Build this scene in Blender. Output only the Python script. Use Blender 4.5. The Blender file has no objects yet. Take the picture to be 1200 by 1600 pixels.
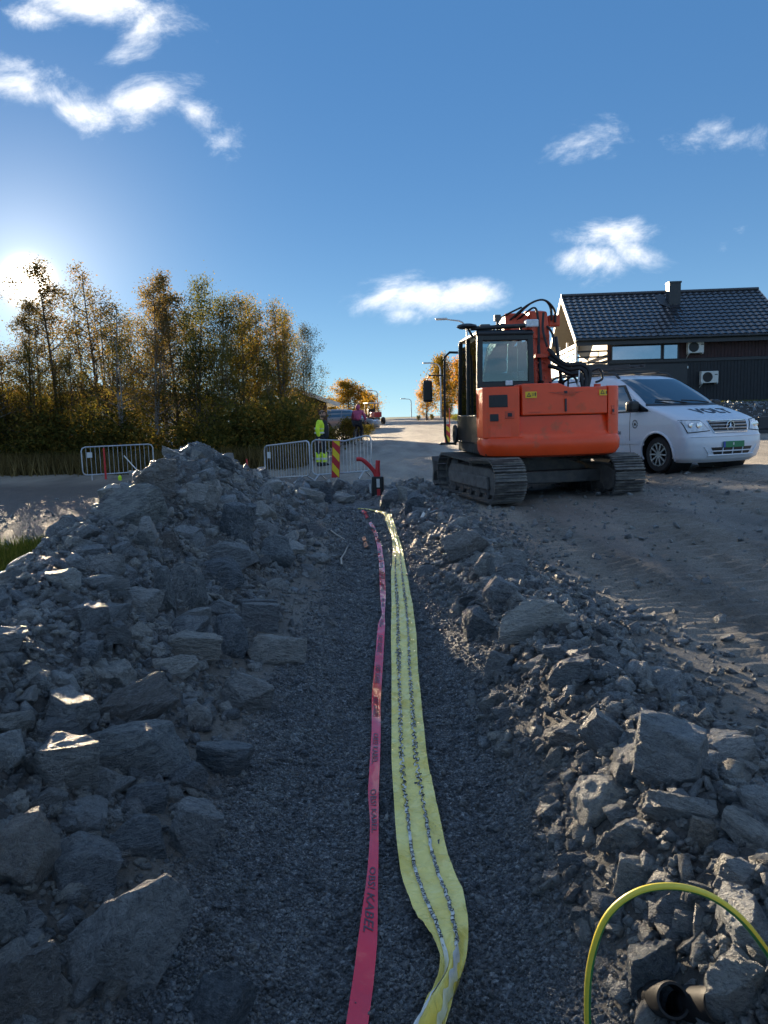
import bpy, bmesh, math, random
import numpy as np
from mathutils import Vector, Matrix, Euler, noise as mnoise

R = math.radians
SC = bpy.context.scene
COL = SC.collection

# ---------------------------------------------------------------- camera
CAM_Z = 1.6
FPX = 1200.0                       # focal length in photo pixels (1200 x 1600)
PITCH = math.atan(150 / FPX)       # looking slightly down
ROLL = R(1.5)
cam = bpy.data.cameras.new('camera')
cam.sensor_fit = 'VERTICAL'
cam.sensor_height = 24.0
cam.lens = 24.0 * FPX / 1600.0
cam.clip_start = 0.05
cam.clip_end = 4000
camo = bpy.data.objects.new('camera', cam)
COL.objects.link(camo)
_f = Vector((0, math.cos(PITCH), -math.sin(PITCH)))
_u = Vector((0, math.sin(PITCH), math.cos(PITCH)))
_x = Vector((1, 0, 0))
cx_ = _x * math.cos(ROLL) - _u * math.sin(ROLL)
cy_ = _x * math.sin(ROLL) + _u * math.cos(ROLL)
cz_ = -_f
mw = Matrix(((cx_.x, cy_.x, cz_.x, 0), (cx_.y, cy_.y, cz_.y, 0), (cx_.z, cy_.z, cz_.z, CAM_Z), (0, 0, 0, 1)))
camo.matrix_world = mw
SC.camera = camo

# ---------------------------------------------------------------- light
SUN_AZ = R(-23.8)                  # from +Y, clockwise seen from above
SUN_EL = R(9.35)
sdir = Vector((math.sin(SUN_AZ) * math.cos(SUN_EL), math.cos(SUN_AZ) * math.cos(SUN_EL), math.sin(SUN_EL)))
sun = bpy.data.lights.new('sun', 'SUN')
sun.energy = 3.6
sun.angle = R(0.53)
sun.color = (1.0, 0.80, 0.55)
suno = bpy.data.objects.new('sun', sun)
suno.rotation_euler = (-sdir).to_track_quat('-Z', 'Y').to_euler()
suno.location = sdir * 60
COL.objects.link(suno)

vs = SC.view_settings
vs.view_transform = 'Standard'
vs.look = 'None'
vs.gamma = 1.0
vs.exposure = 2.6
vs.use_curve_mapping = False
SC.cycles.use_denoising = True
SC.cycles.max_bounces = 8
SC.cycles.transparent_max_bounces = 16
SC.cycles.sample_clamp_indirect = 6.0


def ray(px, py):
    """unit-Y ray (x/y, z/y) through a point of the photograph"""
    u = (px - 600) / FPX
    v = (py - 800) / FPX
    uu = u * math.cos(ROLL) - v * math.sin(ROLL)
    vv = u * math.sin(ROLL) + v * math.cos(ROLL)
    Y = math.cos(PITCH) - vv * math.sin(PITCH)
    Z = -math.sin(PITCH) - vv * math.cos(PITCH)
    return uu / Y, Z / Y


def at(px, py, d):
    a, b = ray(px, py)
    return Vector((a * d, d, CAM_Z + b * d))


# ---------------------------------------------------------------- world: clear low-sun sky with a few clouds, fill cloud added out of view
W = bpy.data.worlds.new('World')
SC.world = W
W.use_nodes = True
nt = W.node_tree
nt.nodes.clear()


def N(tree, typ, **kw):
    n = tree.nodes.new(typ)
    for k, v in kw.items():
        if k.startswith('i_'):
            n.inputs[k[2:]].default_value = v
        else:
            setattr(n, k, v)
    return n


def L(tree, a, b):
    tree.links.new(a, b)


sky = N(nt, 'ShaderNodeTexSky', sky_type='NISHITA', sun_disc=False, sun_elevation=SUN_EL, sun_rotation=SUN_AZ,
        altitude=800, air_density=0.75, dust_density=0.05, ozone_density=4.0)
tc = N(nt, 'ShaderNodeTexCoord')
sep = N(nt, 'ShaderNodeSeparateXYZ')
L(nt, tc.outputs['Generated'], sep.inputs[0])


def mth(op, a, b=None, clamp=False, c=None):
    n = N(nt, 'ShaderNodeMath', operation=op, use_clamp=clamp)
    for i, v in enumerate((a, b, c)):
        if v is None:
            continue
        if isinstance(v, (int, float)):
            n.inputs[i].default_value = v
        else:
            L(nt, v, n.inputs[i])
    return n.outputs[0]


ysafe = mth('MAXIMUM', sep.outputs['Y'], 0.02)
gu = mth('DIVIDE', sep.outputs['X'], ysafe)
gw = mth('DIVIDE', sep.outputs['Z'], ysafe)
comb = N(nt, 'ShaderNodeCombineXYZ')
L(nt, gu, comb.inputs[0])
L(nt, gw, comb.inputs[1])
# each cloud: centre (photo px), half axes px, tilt deg, weight
CL = [(150, 8, 150, 42, -8, 1.0), (60, 25, 70, 26, -14, .8), (225, 45, 60, 34, 40, .62),
      (40, 138, 95, 38, -16, 1.0), (130, 172, 80, 36, -10, 1.0), (225, 158, 85, 34, 6, 1.05), (310, 178, 62, 28, -30, .9), (352, 222, 32, 38, 30, .72),
      (955, 362, 85, 32, -4, 1.15), (925, 408, 62, 34, 15, 1.05), (990, 392, 58, 24, -20, .95),
      (660, 466, 110, 36, -4, 1.2), (730, 462, 65, 32, -8, 1.1), (610, 458, 62, 26, 22, 1.0), (640, 488, 52, 22, 0, .8),
      (915, 222, 62, 26, 25, .42), (1150, 212, 75, 28, -6, .55), (1160, 357, 22, 14, 30, .45), (1130, 388, 16, 10, 0, .35)]
fmax = None
for (px, py, a, b, rot, wgt) in CL:
    c0 = ray(px, py)
    mp = N(nt, 'ShaderNodeMapping', vector_type='TEXTURE')
    mp.inputs['Location'].default_value = (c0[0], c0[1], 0)
    mp.inputs['Rotation'].default_value = (0, 0, R(rot))
    mp.inputs['Scale'].default_value = (a / FPX, b / FPX, 1)
    L(nt, comb.outputs[0], mp.inputs['Vector'])
    ln = N(nt, 'ShaderNodeVectorMath', operation='LENGTH')
    L(nt, mp.outputs[0], ln.inputs[0])
    f = mth('MULTIPLY_ADD', ln.outputs['Value'], -wgt * .9, c=wgt)
    fmax = f if fmax is None else mth('MAXIMUM', fmax, f)
wn = N(nt, 'ShaderNodeTexNoise', noise_dimensions='3D', i_Scale=9.0, i_Detail=10.0, i_Roughness=0.66, i_Distortion=0.35)
cmap = N(nt, 'ShaderNodeMapping')
cmap.inputs['Scale'].default_value = (1, 1.6, 1)
L(nt, comb.outputs[0], cmap.inputs['Vector'])
L(nt, cmap.outputs[0], wn.inputs['Vector'])
dens = mth('ADD', fmax, mth('MULTIPLY_ADD', wn.outputs['Fac'], 2.7, c=-1.40))
mr = N(nt, 'ShaderNodeMapRange', interpolation_type='SMOOTHSTEP')
mr.inputs['From Min'].default_value = 0.0
mr.inputs['From Max'].default_value = 1.05
L(nt, dens, mr.inputs['Value'])
front = mth('GREATER_THAN', sep.outputs['Y'], 0.05)
cfac0 = mth('MULTIPLY', mth('MULTIPLY', mr.outputs[0], front), 0.93)
# thicker cloud layer added only outside the view, to raise the fill light
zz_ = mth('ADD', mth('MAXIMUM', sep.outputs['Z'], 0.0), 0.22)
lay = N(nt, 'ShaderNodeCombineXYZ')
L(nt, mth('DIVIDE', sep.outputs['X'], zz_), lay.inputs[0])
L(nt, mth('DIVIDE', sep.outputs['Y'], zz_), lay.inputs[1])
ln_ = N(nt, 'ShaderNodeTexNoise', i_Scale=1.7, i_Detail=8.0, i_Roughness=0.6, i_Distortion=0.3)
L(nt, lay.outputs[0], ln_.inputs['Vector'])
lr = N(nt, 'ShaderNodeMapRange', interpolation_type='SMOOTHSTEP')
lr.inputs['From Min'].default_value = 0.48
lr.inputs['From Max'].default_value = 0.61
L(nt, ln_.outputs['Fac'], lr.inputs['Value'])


def sstep(v, a, b):
    n = N(nt, 'ShaderNodeMapRange', interpolation_type='SMOOTHSTEP')
    n.inputs['From Min'].default_value = a
    n.inputs['From Max'].default_value = b
    L(nt, v, n.inputs['Value'])
    return n.outputs[0]


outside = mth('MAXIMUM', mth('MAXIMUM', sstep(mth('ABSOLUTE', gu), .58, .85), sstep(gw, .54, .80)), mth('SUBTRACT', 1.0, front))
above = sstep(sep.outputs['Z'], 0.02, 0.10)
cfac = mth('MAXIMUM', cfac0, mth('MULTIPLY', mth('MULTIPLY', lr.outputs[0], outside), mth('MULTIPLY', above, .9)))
# warm white clouds, brighter where denser, varied by noise
wn2 = N(nt, 'ShaderNodeTexNoise', i_Scale=30.0, i_Detail=6.0)
L(nt, cmap.outputs[0], wn2.inputs['Vector'])
ccol = N(nt, 'ShaderNodeMix', data_type='RGBA')
ccol.inputs[6].default_value = (3.0, 3.5, 4.2, 1)
ccol.inputs[7].default_value = (5.2, 5.0, 4.7, 1)
L(nt, mth('MULTIPLY_ADD', dens, .9, c=mth('MULTIPLY_ADD', wn2.outputs['Fac'], .6, c=-.3), clamp=True), ccol.inputs[0])
# aureole of the low sun (forward scattering), centred on the sun's direction
dotn = N(nt, 'ShaderNodeVectorMath', operation='DOT_PRODUCT')
L(nt, tc.outputs['Generated'], dotn.inputs[0])
dotn.inputs[1].default_value = sdir
ang = mth('ARCCOSINE', mth('MINIMUM', dotn.outputs['Value'], 0.999999))
g1 = mth('MULTIPLY', mth('EXPONENT', mth('MULTIPLY', mth('POWER', mth('DIVIDE', ang, R(0.85)), 2.0), -1.0)), 60.0)
g2 = mth('MULTIPLY', mth('EXPONENT', mth('DIVIDE', ang, -R(4.0))), 3.2)
gsum = mth('ADD', g1, g2)
gcol = N(nt, 'ShaderNodeVectorMath', operation='SCALE')
gcol.inputs[0].default_value = (1.0, 0.93, 0.78)
L(nt, gsum, gcol.inputs['Scale'])
skyadd = N(nt, 'ShaderNodeVectorMath', operation='ADD')
grade = N(nt, 'ShaderNodeVectorMath', operation='MULTIPLY')
grade.inputs[1].default_value = (.13, .145, .14)
L(nt, sky.outputs[0], grade.inputs[0])
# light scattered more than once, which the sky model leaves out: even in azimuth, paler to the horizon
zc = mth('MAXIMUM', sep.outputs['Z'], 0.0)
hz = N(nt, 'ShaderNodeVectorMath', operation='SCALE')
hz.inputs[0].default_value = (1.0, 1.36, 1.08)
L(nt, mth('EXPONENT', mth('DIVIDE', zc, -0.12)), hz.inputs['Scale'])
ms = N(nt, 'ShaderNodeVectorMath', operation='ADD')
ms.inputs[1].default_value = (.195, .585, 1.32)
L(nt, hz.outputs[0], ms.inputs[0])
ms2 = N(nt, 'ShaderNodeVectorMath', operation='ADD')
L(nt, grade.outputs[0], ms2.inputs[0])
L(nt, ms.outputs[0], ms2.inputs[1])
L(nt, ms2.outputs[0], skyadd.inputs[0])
L(nt, gcol.outputs[0], skyadd.inputs[1])
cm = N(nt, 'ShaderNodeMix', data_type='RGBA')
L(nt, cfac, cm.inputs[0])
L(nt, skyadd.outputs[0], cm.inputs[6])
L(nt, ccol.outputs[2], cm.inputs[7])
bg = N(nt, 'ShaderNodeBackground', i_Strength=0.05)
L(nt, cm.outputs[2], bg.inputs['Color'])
wo = N(nt, 'ShaderNodeOutputWorld')
L(nt, bg.outputs[0], wo.inputs['Surface'])

# ---------------------------------------------------------------- numeric noise and the shape of the land
def smooth(a, b, v):
    t = np.clip((v - a) / (b - a), 0, 1)
    return t * t * (3 - 2 * t)


def _hash(ix, iy):
    h = (ix.astype(np.int64) * 374761393 + iy.astype(np.int64) * 668265263) & 0x7fffffff
    h = ((h ^ (h >> 13)) * 1274126177) & 0x7fffffff
    return ((h ^ (h >> 16)) & 0xffff) / 65535.0


def vnoise(x, y):
    ix = np.floor(x); iy = np.floor(y)
    fx = x - ix; fy = y - iy
    fx = fx * fx * (3 - 2 * fx); fy = fy * fy * (3 - 2 * fy)
    a = _hash(ix, iy); b = _hash(ix + 1, iy); c = _hash(ix, iy + 1); d = _hash(ix + 1, iy + 1)
    return (a * (1 - fx) + b * fx) * (1 - fy) + (c * (1 - fx) + d * fx) * fy - .5


def fbm(x, y, o=3):
    s = 0; a = 1.0
    for k in range(o):
        s = s + a * vnoise(x * 2 ** k + 17.3 * k, y * 2 ** k - 9.1 * k)
        a *= .5
    return s


TY = [-5, 2, 3.5, 5.4, 8, 10, 11.5, 13, 15]
TCX = [.0, .0, .02, .03, -.10, -.22, -.34, -.48, -.5]
THW = [.44, .40, .36, .32, .26, .25, .30, .40, .45]
HEAP = [(-1.75, .4, .40, .75), (-1.8, 2.0, .46, .75), (-2.05, 3.6, .55, .85), (-2.2, 5.0, .55, .85), (-2.35, 6.8, .80, .9), (-2.3, 8.2, 1.0, .92),
        (-2.45, 9.9, 1.20, .95), (-2.25, 11.3, .75, .95), (-2.0, 12.8, .30, .9)]


def heap(x, y):
    h = np.zeros_like(x)
    for (a, b) in zip(HEAP[:-1], HEAP[1:]):
        ax, ay, ah, aw = a; bx, by, bh, bw = b
        t = np.clip(((x - ax) * (bx - ax) + (y - ay) * (by - ay)) / ((bx - ax) ** 2 + (by - ay) ** 2), 0, 1)
        d = np.hypot(x - ax - t * (bx - ax), y - ay - t * (by - ay))
        w = aw + t * (bw - aw)
        hh = (ah + t * (bh - ah)) + .2
        h = np.maximum(h, hh * np.exp(-(d / w) ** 2 * 1.0))
    return h


def terrain(x, y, fine=True):
    x = np.asarray(x, float); y = np.asarray(y, float)
    bR = .12 + .055 * np.clip(x, -2, 9)
    wL = smooth(-1.2, -3.6, x)
    z = bR * (1 - wL) - .2 * wL
    z = z + .023 * np.clip(y - 22, 0, 48) * (1 - .8 * smooth(-5, -9, x)) - .03 * np.clip(y - 72, 0, 60)
    # hollow under the wood on the left
    z = z - .75 * smooth(26.5, 31, y + .25 * (x + 6)) * smooth(-3.0, -6.5, x)
    # terrace of the house
    ter = smooth(8.3, 9.6, x) * smooth(26.3, 29.5, y) * smooth(62, 54, y)
    z = z * (1 - ter) + 1.75 * ter
    z = z + .1 * fbm(x * .22, y * .22) * smooth(20, 40, np.abs(x) + y * .3)
    z = z + .02 * fbm(x * .8 + 3, y * .8)
    # heap and windrow
    hp = heap(x, y)
    cx = np.interp(y, TY, TCX); hw = np.interp(y, TY, THW)
    act = smooth(14.9, 13.2, y)
    off = x - cx
    wob = .10 * vnoise(y * 1.7, x * 0 + 4.4) + .05 * vnoise(y * 5.1, x * 0 + 1.4)
    wind = (.17 + .08 * smooth(6, 2, y)) * np.exp(-((off - hw - .62 - wob) / .36) ** 2) * act
    endm = .22 * np.exp(-(((x + 1.5) / 1.5) ** 2 + ((y - 15.2) / 1.0) ** 2)) + .16 * np.exp(-(((x - .55) / .5) ** 2 + ((y - 13.6) / .9) ** 2))
    z = z + hp + wind + endm * (.7 + .8 * vnoise(x * 2, y * 2))
    t = smooth(hw + wob, hw + .50 + wob, np.abs(off))
    floor = .06 * fbm(x * 1.1, y * .9) + .03 * np.exp(-(off / .25) ** 2) + .10 * np.clip(np.abs(off) / hw - .55, 0, 1) ** 1.5
    bed = (1 - t) * act
    z = z * (1 - bed) + floor * bed
    if fine:
        rough = np.clip(hp * 4 + wind * 6 + endm * 5, 0, 1) * (1 - bed)
        z = z + rough * (.10 * fbm(x * 2.6, y * 2.6) + .05 * vnoise(x * 9, y * 9) + .025 * vnoise(x * 21, y * 21))
        z = z + (1 - bed) * (1 - rough) * .012 * vnoise(x * 6, y * 6) * smooth(30, 12, y) + bed * .006 * vnoise(x * 13, y * 13)
        # crawler prints in the packed road: ripples across bands that run away from the trench
        road = (1 - bed) * (1 - rough) * smooth(1.0, 1.5, off) * smooth(16, 12, y)
        for (c, b, amp, ph) in ((2.05, -.03, .013, 0), (3.25, .02, .015, 1.3), (4.45, .06, .017, .4), (2.7, .09, .010, 2.0), (5.6, .05, .014, .9)):
            xc = c + b * (y - 6) + .08 * np.sin(y * .6 + ph)
            m = smooth(.32, .24, np.abs(x - xc))
            rp = np.abs(((y + .10 * (x - xc) + .05 * vnoise(x * 3, y * 3) + ph) / .15) % 1 - .5) * 2
            z = z + road * m * (2.4 * amp * (smooth(.25, .75, rp) - .5) - .022) * (.45 + 1.1 * np.clip(.5 + vnoise(x * 1.3 + ph * 7, y * .9), 0, 1))
        z = z + road * (.05 * fbm(x * 1.6, y * .35) + .02 * fbm(x * 4.5, y * 3.0) + .014 * vnoise(x * 14, y * 14))
    return z


def tz(x, y):
    return float(terrain(np.array([x]), np.array([y]))[0])


def hit(px, py, tmax=120.0):
    """where the line of sight through a photo point meets the land"""
    a, b = ray(px, py)
    d = np.concatenate([np.arange(.8, 20, .02), np.arange(20, tmax, .1)])
    g = terrain(a * d, d)
    k = np.argmax(CAM_Z + b * d <= g)
    if CAM_Z + b * d[k] > g[k]:
        k = len(d) - 1
    return Vector((a * d[k], d[k], g[k]))


# ---------------------------------------------------------------- mesh helpers
def tag(o, label=None, cat=None, group=None, kind=None):
    if label: o['label'] = label
    if cat: o['category'] = cat
    if group: o['group'] = group
    if kind: o['kind'] = kind
    return o


def link(name, me, mats=None, parent=None):
    o = bpy.data.objects.new(name, me)
    COL.objects.link(o)
    if me is not None and mats is not None and len(me.materials) == 0:
        for m in (mats if isinstance(mats, (list, tuple)) else [mats]):
            me.materials.append(m)
    if parent is not None:
        o.parent = parent
    return o


def empty(name, loc=(0, 0, 0), rz=0.0, label=None, cat=None, group=None):
    o = bpy.data.objects.new(name, None)
    o.empty_display_size = .2
    COL.objects.link(o)
    o.location = loc
    o.rotation_euler = (0, 0, rz)
    return tag(o, label, cat, group)


def np_mesh(name, V, F, smoothf=False):
    """mesh from arrays: V (n,3), F list of (m,k) index arrays"""
    me = bpy.data.meshes.new(name)
    V = np.asarray(V, dtype=np.float32)
    if not isinstance(F, (list, tuple)):
        F = [F]
    F = [np.asarray(f, dtype=np.int32) for f in F if len(f)]
    me.vertices.add(len(V))
    me.vertices.foreach_set('co', V.ravel())
    nl = sum(f.size for f in F); nf = sum(len(f) for f in F)
    me.loops.add(nl)
    me.polygons.add(nf)
    me.loops.foreach_set('vertex_index', np.concatenate([f.ravel() for f in F]))
    st = []; s = 0
    for f in F:
        st.append(s + np.arange(len(f), dtype=np.int32) * f.shape[1]); s += f.size
    me.polygons.foreach_set('loop_start', np.concatenate(st).astype(np.int32))
    if smoothf:
        me.polygons.foreach_set('use_smooth', np.ones(nf, dtype=bool))
    me.update(calc_edges=True)
    return me


def copy_tree(o, parent=None):
    c = o.copy()
    COL.objects.link(c)
    if parent is not None:
        c.parent = parent
    for ch in o.children:
        copy_tree(ch, c)
    return c


class MB:
    def __init__(self, mat4=None):
        self.v = []; self.f = []; self.m = mat4

    def add(self, vs_, fs_):
        b = len(self.v)
        for p in vs_:
            p = Vector(p)
            self.v.append(self.m @ p if self.m is not None else p)
        self.f += [tuple(i + b for i in f) for f in fs_]
        return self

    def box(self, x0, x1, y0, y1, z0, z1):
        return self.add([(x0, y0, z0), (x1, y0, z0), (x1, y1, z0), (x0, y1, z0), (x0, y0, z1), (x1, y0, z1), (x1, y1, z1), (x0, y1, z1)],
                        [(0, 3, 2, 1), (4, 5, 6, 7), (0, 1, 5, 4), (1, 2, 6, 5), (2, 3, 7, 6), (3, 0, 4, 7)])

    def bar(self, a, b, w, h=None, up=(0, 0, 1)):
        a = Vector(a); b = Vector(b); h = h or w
        d = (b - a).normalized(); up = Vector(up)
        if abs(d.dot(up)) > .98: up = Vector((0, 1, 0))
        s = d.cross(up).normalized(); t = s.cross(d).normalized()
        s *= w / 2; t *= h / 2
        return self.add([a - s - t, a + s - t, a + s + t, a - s + t, b - s - t, b + s - t, b + s + t, b - s + t],
                        [(0, 3, 2, 1), (4, 5, 6, 7), (0, 1, 5, 4), (1, 2, 6, 5), (2, 3, 7, 6), (3, 0, 4, 7)])

    def tube(self, pts, r, n=8, caps=True):
        pts = [Vector(p) for p in pts]
        k = len(pts)
        rr = r if isinstance(r, (list, tuple)) else [r] * k
        vs_ = []; fs_ = []
        prev = None
        for i, p in enumerate(pts):
            d = (pts[min(i + 1, k - 1)] - pts[max(i - 1, 0)]).normalized()
            if prev is None:
                ref = Vector((0, 0, 1)) if abs(d.z) < .9 else Vector((1, 0, 0))
                s = d.cross(ref).normalized()
            else:
                s = (prev - d * prev.dot(d))
                s = s.normalized() if s.length > 1e-6 else d.cross(Vector((1, 0, .3))).normalized()
            prev = s
            t = d.cross(s)
            for j in range(n):
                a = 2 * math.pi * j / n
                vs_.append(p + (s * math.cos(a) + t * math.sin(a)) * rr[i])
        for i in range(k - 1):
            for j in range(n):
                fs_.append((i * n + j, i * n + (j + 1) % n, (i + 1) * n + (j + 1) % n, (i + 1) * n + j))
        if caps:
            fs_.append(tuple(range(n - 1, -1, -1)))
            fs_.append(tuple((k - 1) * n + j for j in range(n)))
        return self.add(vs_, fs_)

    def prism(self, poly, axis, a, b):
        """polygon in the two other axes (in order x,y,z), extruded along axis from a to b"""
        n = len(poly)
        def P(q, t):
            return {'x': (t, q[0], q[1]), 'y': (q[0], t, q[1]), 'z': (q[0], q[1], t)}[axis]
        vs_ = [P(q, a) for q in poly] + [P(q, b) for q in poly]
        fs_ = [tuple(range(n - 1, -1, -1)), tuple(range(n, 2 * n))] + [(i, (i + 1) % n, n + (i + 1) % n, n + i) for i in range(n)]
        return self.add(vs_, fs_)

    def cyl(self, c, r, h, axis='z', n=20, r2=None):
        c = Vector(c); ax = {'x': Vector((1, 0, 0)), 'y': Vector((0, 1, 0)), 'z': Vector((0, 0, 1))}[axis]
        return self.tube([c - ax * h / 2, c + ax * h / 2], [r, r if r2 is None else r2], n)

    def lathe(self, prof, c=(0, 0, 0), axis='z', n=24):
        """profile of (radius, height)"""
        c = Vector(c)
        vs_ = []; fs_ = []
        for (r, h) in prof:
            for j in range(n):
                a = 2 * math.pi * j / n
                q = (r * math.cos(a), r * math.sin(a), h)
                if axis == 'x': q = (h, q[0], q[1])
                if axis == 'y': q = (q[0], h, q[1])
                vs_.append(c + Vector(q))
        for i in range(len(prof) - 1):
            for j in range(n):
                fs_.append((i * n + j, i * n + (j + 1) % n, (i + 1) * n + (j + 1) % n, (i + 1) * n + j))
        return self.add(vs_, fs_)

    def grid(self, fn, nu, nv):
        vs_ = [fn(i / nu, j / nv) for j in range(nv + 1) for i in range(nu + 1)]
        fs_ = [(j * (nu + 1) + i, j * (nu + 1) + i + 1, (j + 1) * (nu + 1) + i + 1, (j + 1) * (nu + 1) + i) for j in range(nv) for i in range(nu)]
        return self.add(vs_, fs_)

    def mesh(self, name, smoothf=False):
        me = bpy.data.meshes.new(name)
        me.from_pydata([tuple(p) for p in self.v], [], self.f)
        me.update()
        bm = bmesh.new(); bm.from_mesh(me)
        bmesh.ops.recalc_face_normals(bm, faces=bm.faces)
        bm.to_mesh(me); bm.free()
        if smoothf:
            me.polygons.foreach_set('use_smooth', [True] * len(me.polygons))
            if smoothf != 'all':
                me.set_sharp_from_angle(angle=R(38))
        return me

    def build(self, name, mats, parent=None, smoothf=False, bevel=0, seg=2, solid=0):
        o = link(name, self.mesh(name, smoothf), mats, parent)
        if solid:
            m = o.modifiers.new('solid', 'SOLIDIFY'); m.thickness = solid; m.offset = -1
        if bevel:
            m = o.modifiers.new('bevel', 'BEVEL'); m.width = bevel; m.segments = seg; m.limit_method = 'ANGLE'; m.angle_limit = R(40)
            m.harden_normals = False
        return o


def text_mesh(s, size=1.0, font_shear=0.0, fine=.16, bold=.012):
    cu = bpy.data.curves.new('lettering', 'FONT')
    cu.body = s; cu.size = size; cu.shear = font_shear; cu.resolution_u = 2
    cu.offset = bold * size
    ob = bpy.data.objects.new('lettering', cu)
    COL.objects.link(ob)
    dg = bpy.context.evaluated_depsgraph_get()
    me = bpy.data.meshes.new_from_object(ob.evaluated_get(dg))
    bm = bmesh.new(); bm.from_mesh(me)
    bmesh.ops.triangulate(bm, faces=bm.faces[:])
    for it in range(4):
        le = [e for e in bm.edges if e.calc_length() > fine * size]
        if not le: break
        bmesh.ops.subdivide_edges(bm, edges=le, cuts=1)
        bmesh.ops.triangulate(bm, faces=bm.faces[:])
    bm.to_mesh(me); bm.free()
    V = np.array([v.co[:] for v in me.vertices]); F = [tuple(p.vertices) for p in me.polygons]
    bpy.data.objects.remove(ob); bpy.data.meshes.remove(me)
    return V, F


# ---------------------------------------------------------------- materials (procedural)
def new_mat(name):
    m = bpy.data.materials.new(name)
    m.use_nodes = True
    t = m.node_tree
    t.nodes.clear()
    out = N(t, 'ShaderNodeOutputMaterial')
    b = N(t, 'ShaderNodeBsdfPrincipled')
    L(t, b.outputs[0], out.inputs['Surface'])
    return m, t, b, out


def ramp(t, stops, fac=None):
    n = N(t, 'ShaderNodeValToRGB')
    el = n.color_ramp.elements
    while len(el) < len(stops): el.new(.5)
    for e, (p, c) in zip(el, stops):
        e.position = p; e.color = (*c, 1) if len(c) == 3 else c
    if fac is not None: L(t, fac, n.inputs[0])
    return n


def mixc(t, fac, a, b, blend='MIX'):
    n = N(t, 'ShaderNodeMix', data_type='RGBA', blend_type=blend)
    for i, v in ((0, fac), (6, a), (7, b)):
        if isinstance(v, (int, float)): n.inputs[i].default_value = v
        elif isinstance(v, tuple): n.inputs[i].default_value = (*v, 1)
        else: L(t, v, n.inputs[i])
    return n.outputs[2]


def nz(t, scale, detail=4, rough=.55, vec=None, dist=0.0):
    n = N(t, 'ShaderNodeTexNoise', i_Scale=scale, i_Detail=detail, i_Roughness=rough, i_Distortion=dist)
    if vec is not None: L(t, vec, n.inputs['Vector'])
    return n.outputs['Fac']


def M(name, col, rough=.6, metal=0.0, var=.15, scale=6, bump=0.0, bscale=40, spec=.5, coat=0.0, dirt=None, dscale=3.0, dlo=.5):
    m, t, b, o = new_mat(name)
    tcn = N(t, 'ShaderNodeTexCoord')
    c = tuple(col)
    f = nz(t, scale, 5, .6, tcn.outputs['Object'])
    r = ramp(t, [(.3, tuple(v * (1 - var) for v in c)), (.7, tuple(min(1, v * (1 + var)) for v in c))], f)
    colr = r.outputs[0]
    if dirt:
        df = nz(t, dscale, 6, .65, tcn.outputs['Object'])
        dr = ramp(t, [(dlo, (0, 0, 0)), (dlo + .18, (1, 1, 1))], df)
        colr = mixc(t, dr.outputs[0], colr, tuple(dirt))
        rr = N(t, 'ShaderNodeMapRange'); L(t, dr.outputs[0], rr.inputs[0])
        rr.inputs[3].default_value = rough; rr.inputs[4].default_value = max(rough, .8)
        L(t, rr.outputs[0], b.inputs['Roughness'])
    else:
        b.inputs['Roughness'].default_value = rough
    L(t, colr, b.inputs['Base Color'])
    b.inputs['Metallic'].default_value = metal
    b.inputs['Specular IOR Level'].default_value = spec
    b.inputs['Coat Weight'].default_value = coat
    if bump:
        bn = N(t, 'ShaderNodeBump', i_Strength=bump, i_Distance=.02)
        L(t, nz(t, bscale, 6, .6, tcn.outputs['Object']), bn.inputs['Height'])
        L(t, bn.outputs[0], b.inputs['Normal'])
    return m


def glass_mat(name, tint, refl=.12):
    m, t, b, o = new_mat(name)
    t.nodes.remove(b)
    tr = N(t, 'ShaderNodeBsdfTransparent'); tr.inputs[0].default_value = (*tint, 1)
    gl = N(t, 'ShaderNodeBsdfGlossy', i_Roughness=.02)
    fr = N(t, 'ShaderNodeFresnel', i_IOR=1.5)
    a = N(t, 'ShaderNodeMath', operation='ADD', use_clamp=True); L(t, fr.outputs[0], a.inputs[0]); a.inputs[1].default_value = refl
    mx = N(t, 'ShaderNodeMixShader')
    L(t, a.outputs[0], mx.inputs[0]); L(t, tr.outputs[0], mx.inputs[1]); L(t, gl.outputs[0], mx.inputs[2])
    L(t, mx.outputs[0], o.inputs['Surface'])
    return m


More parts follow.
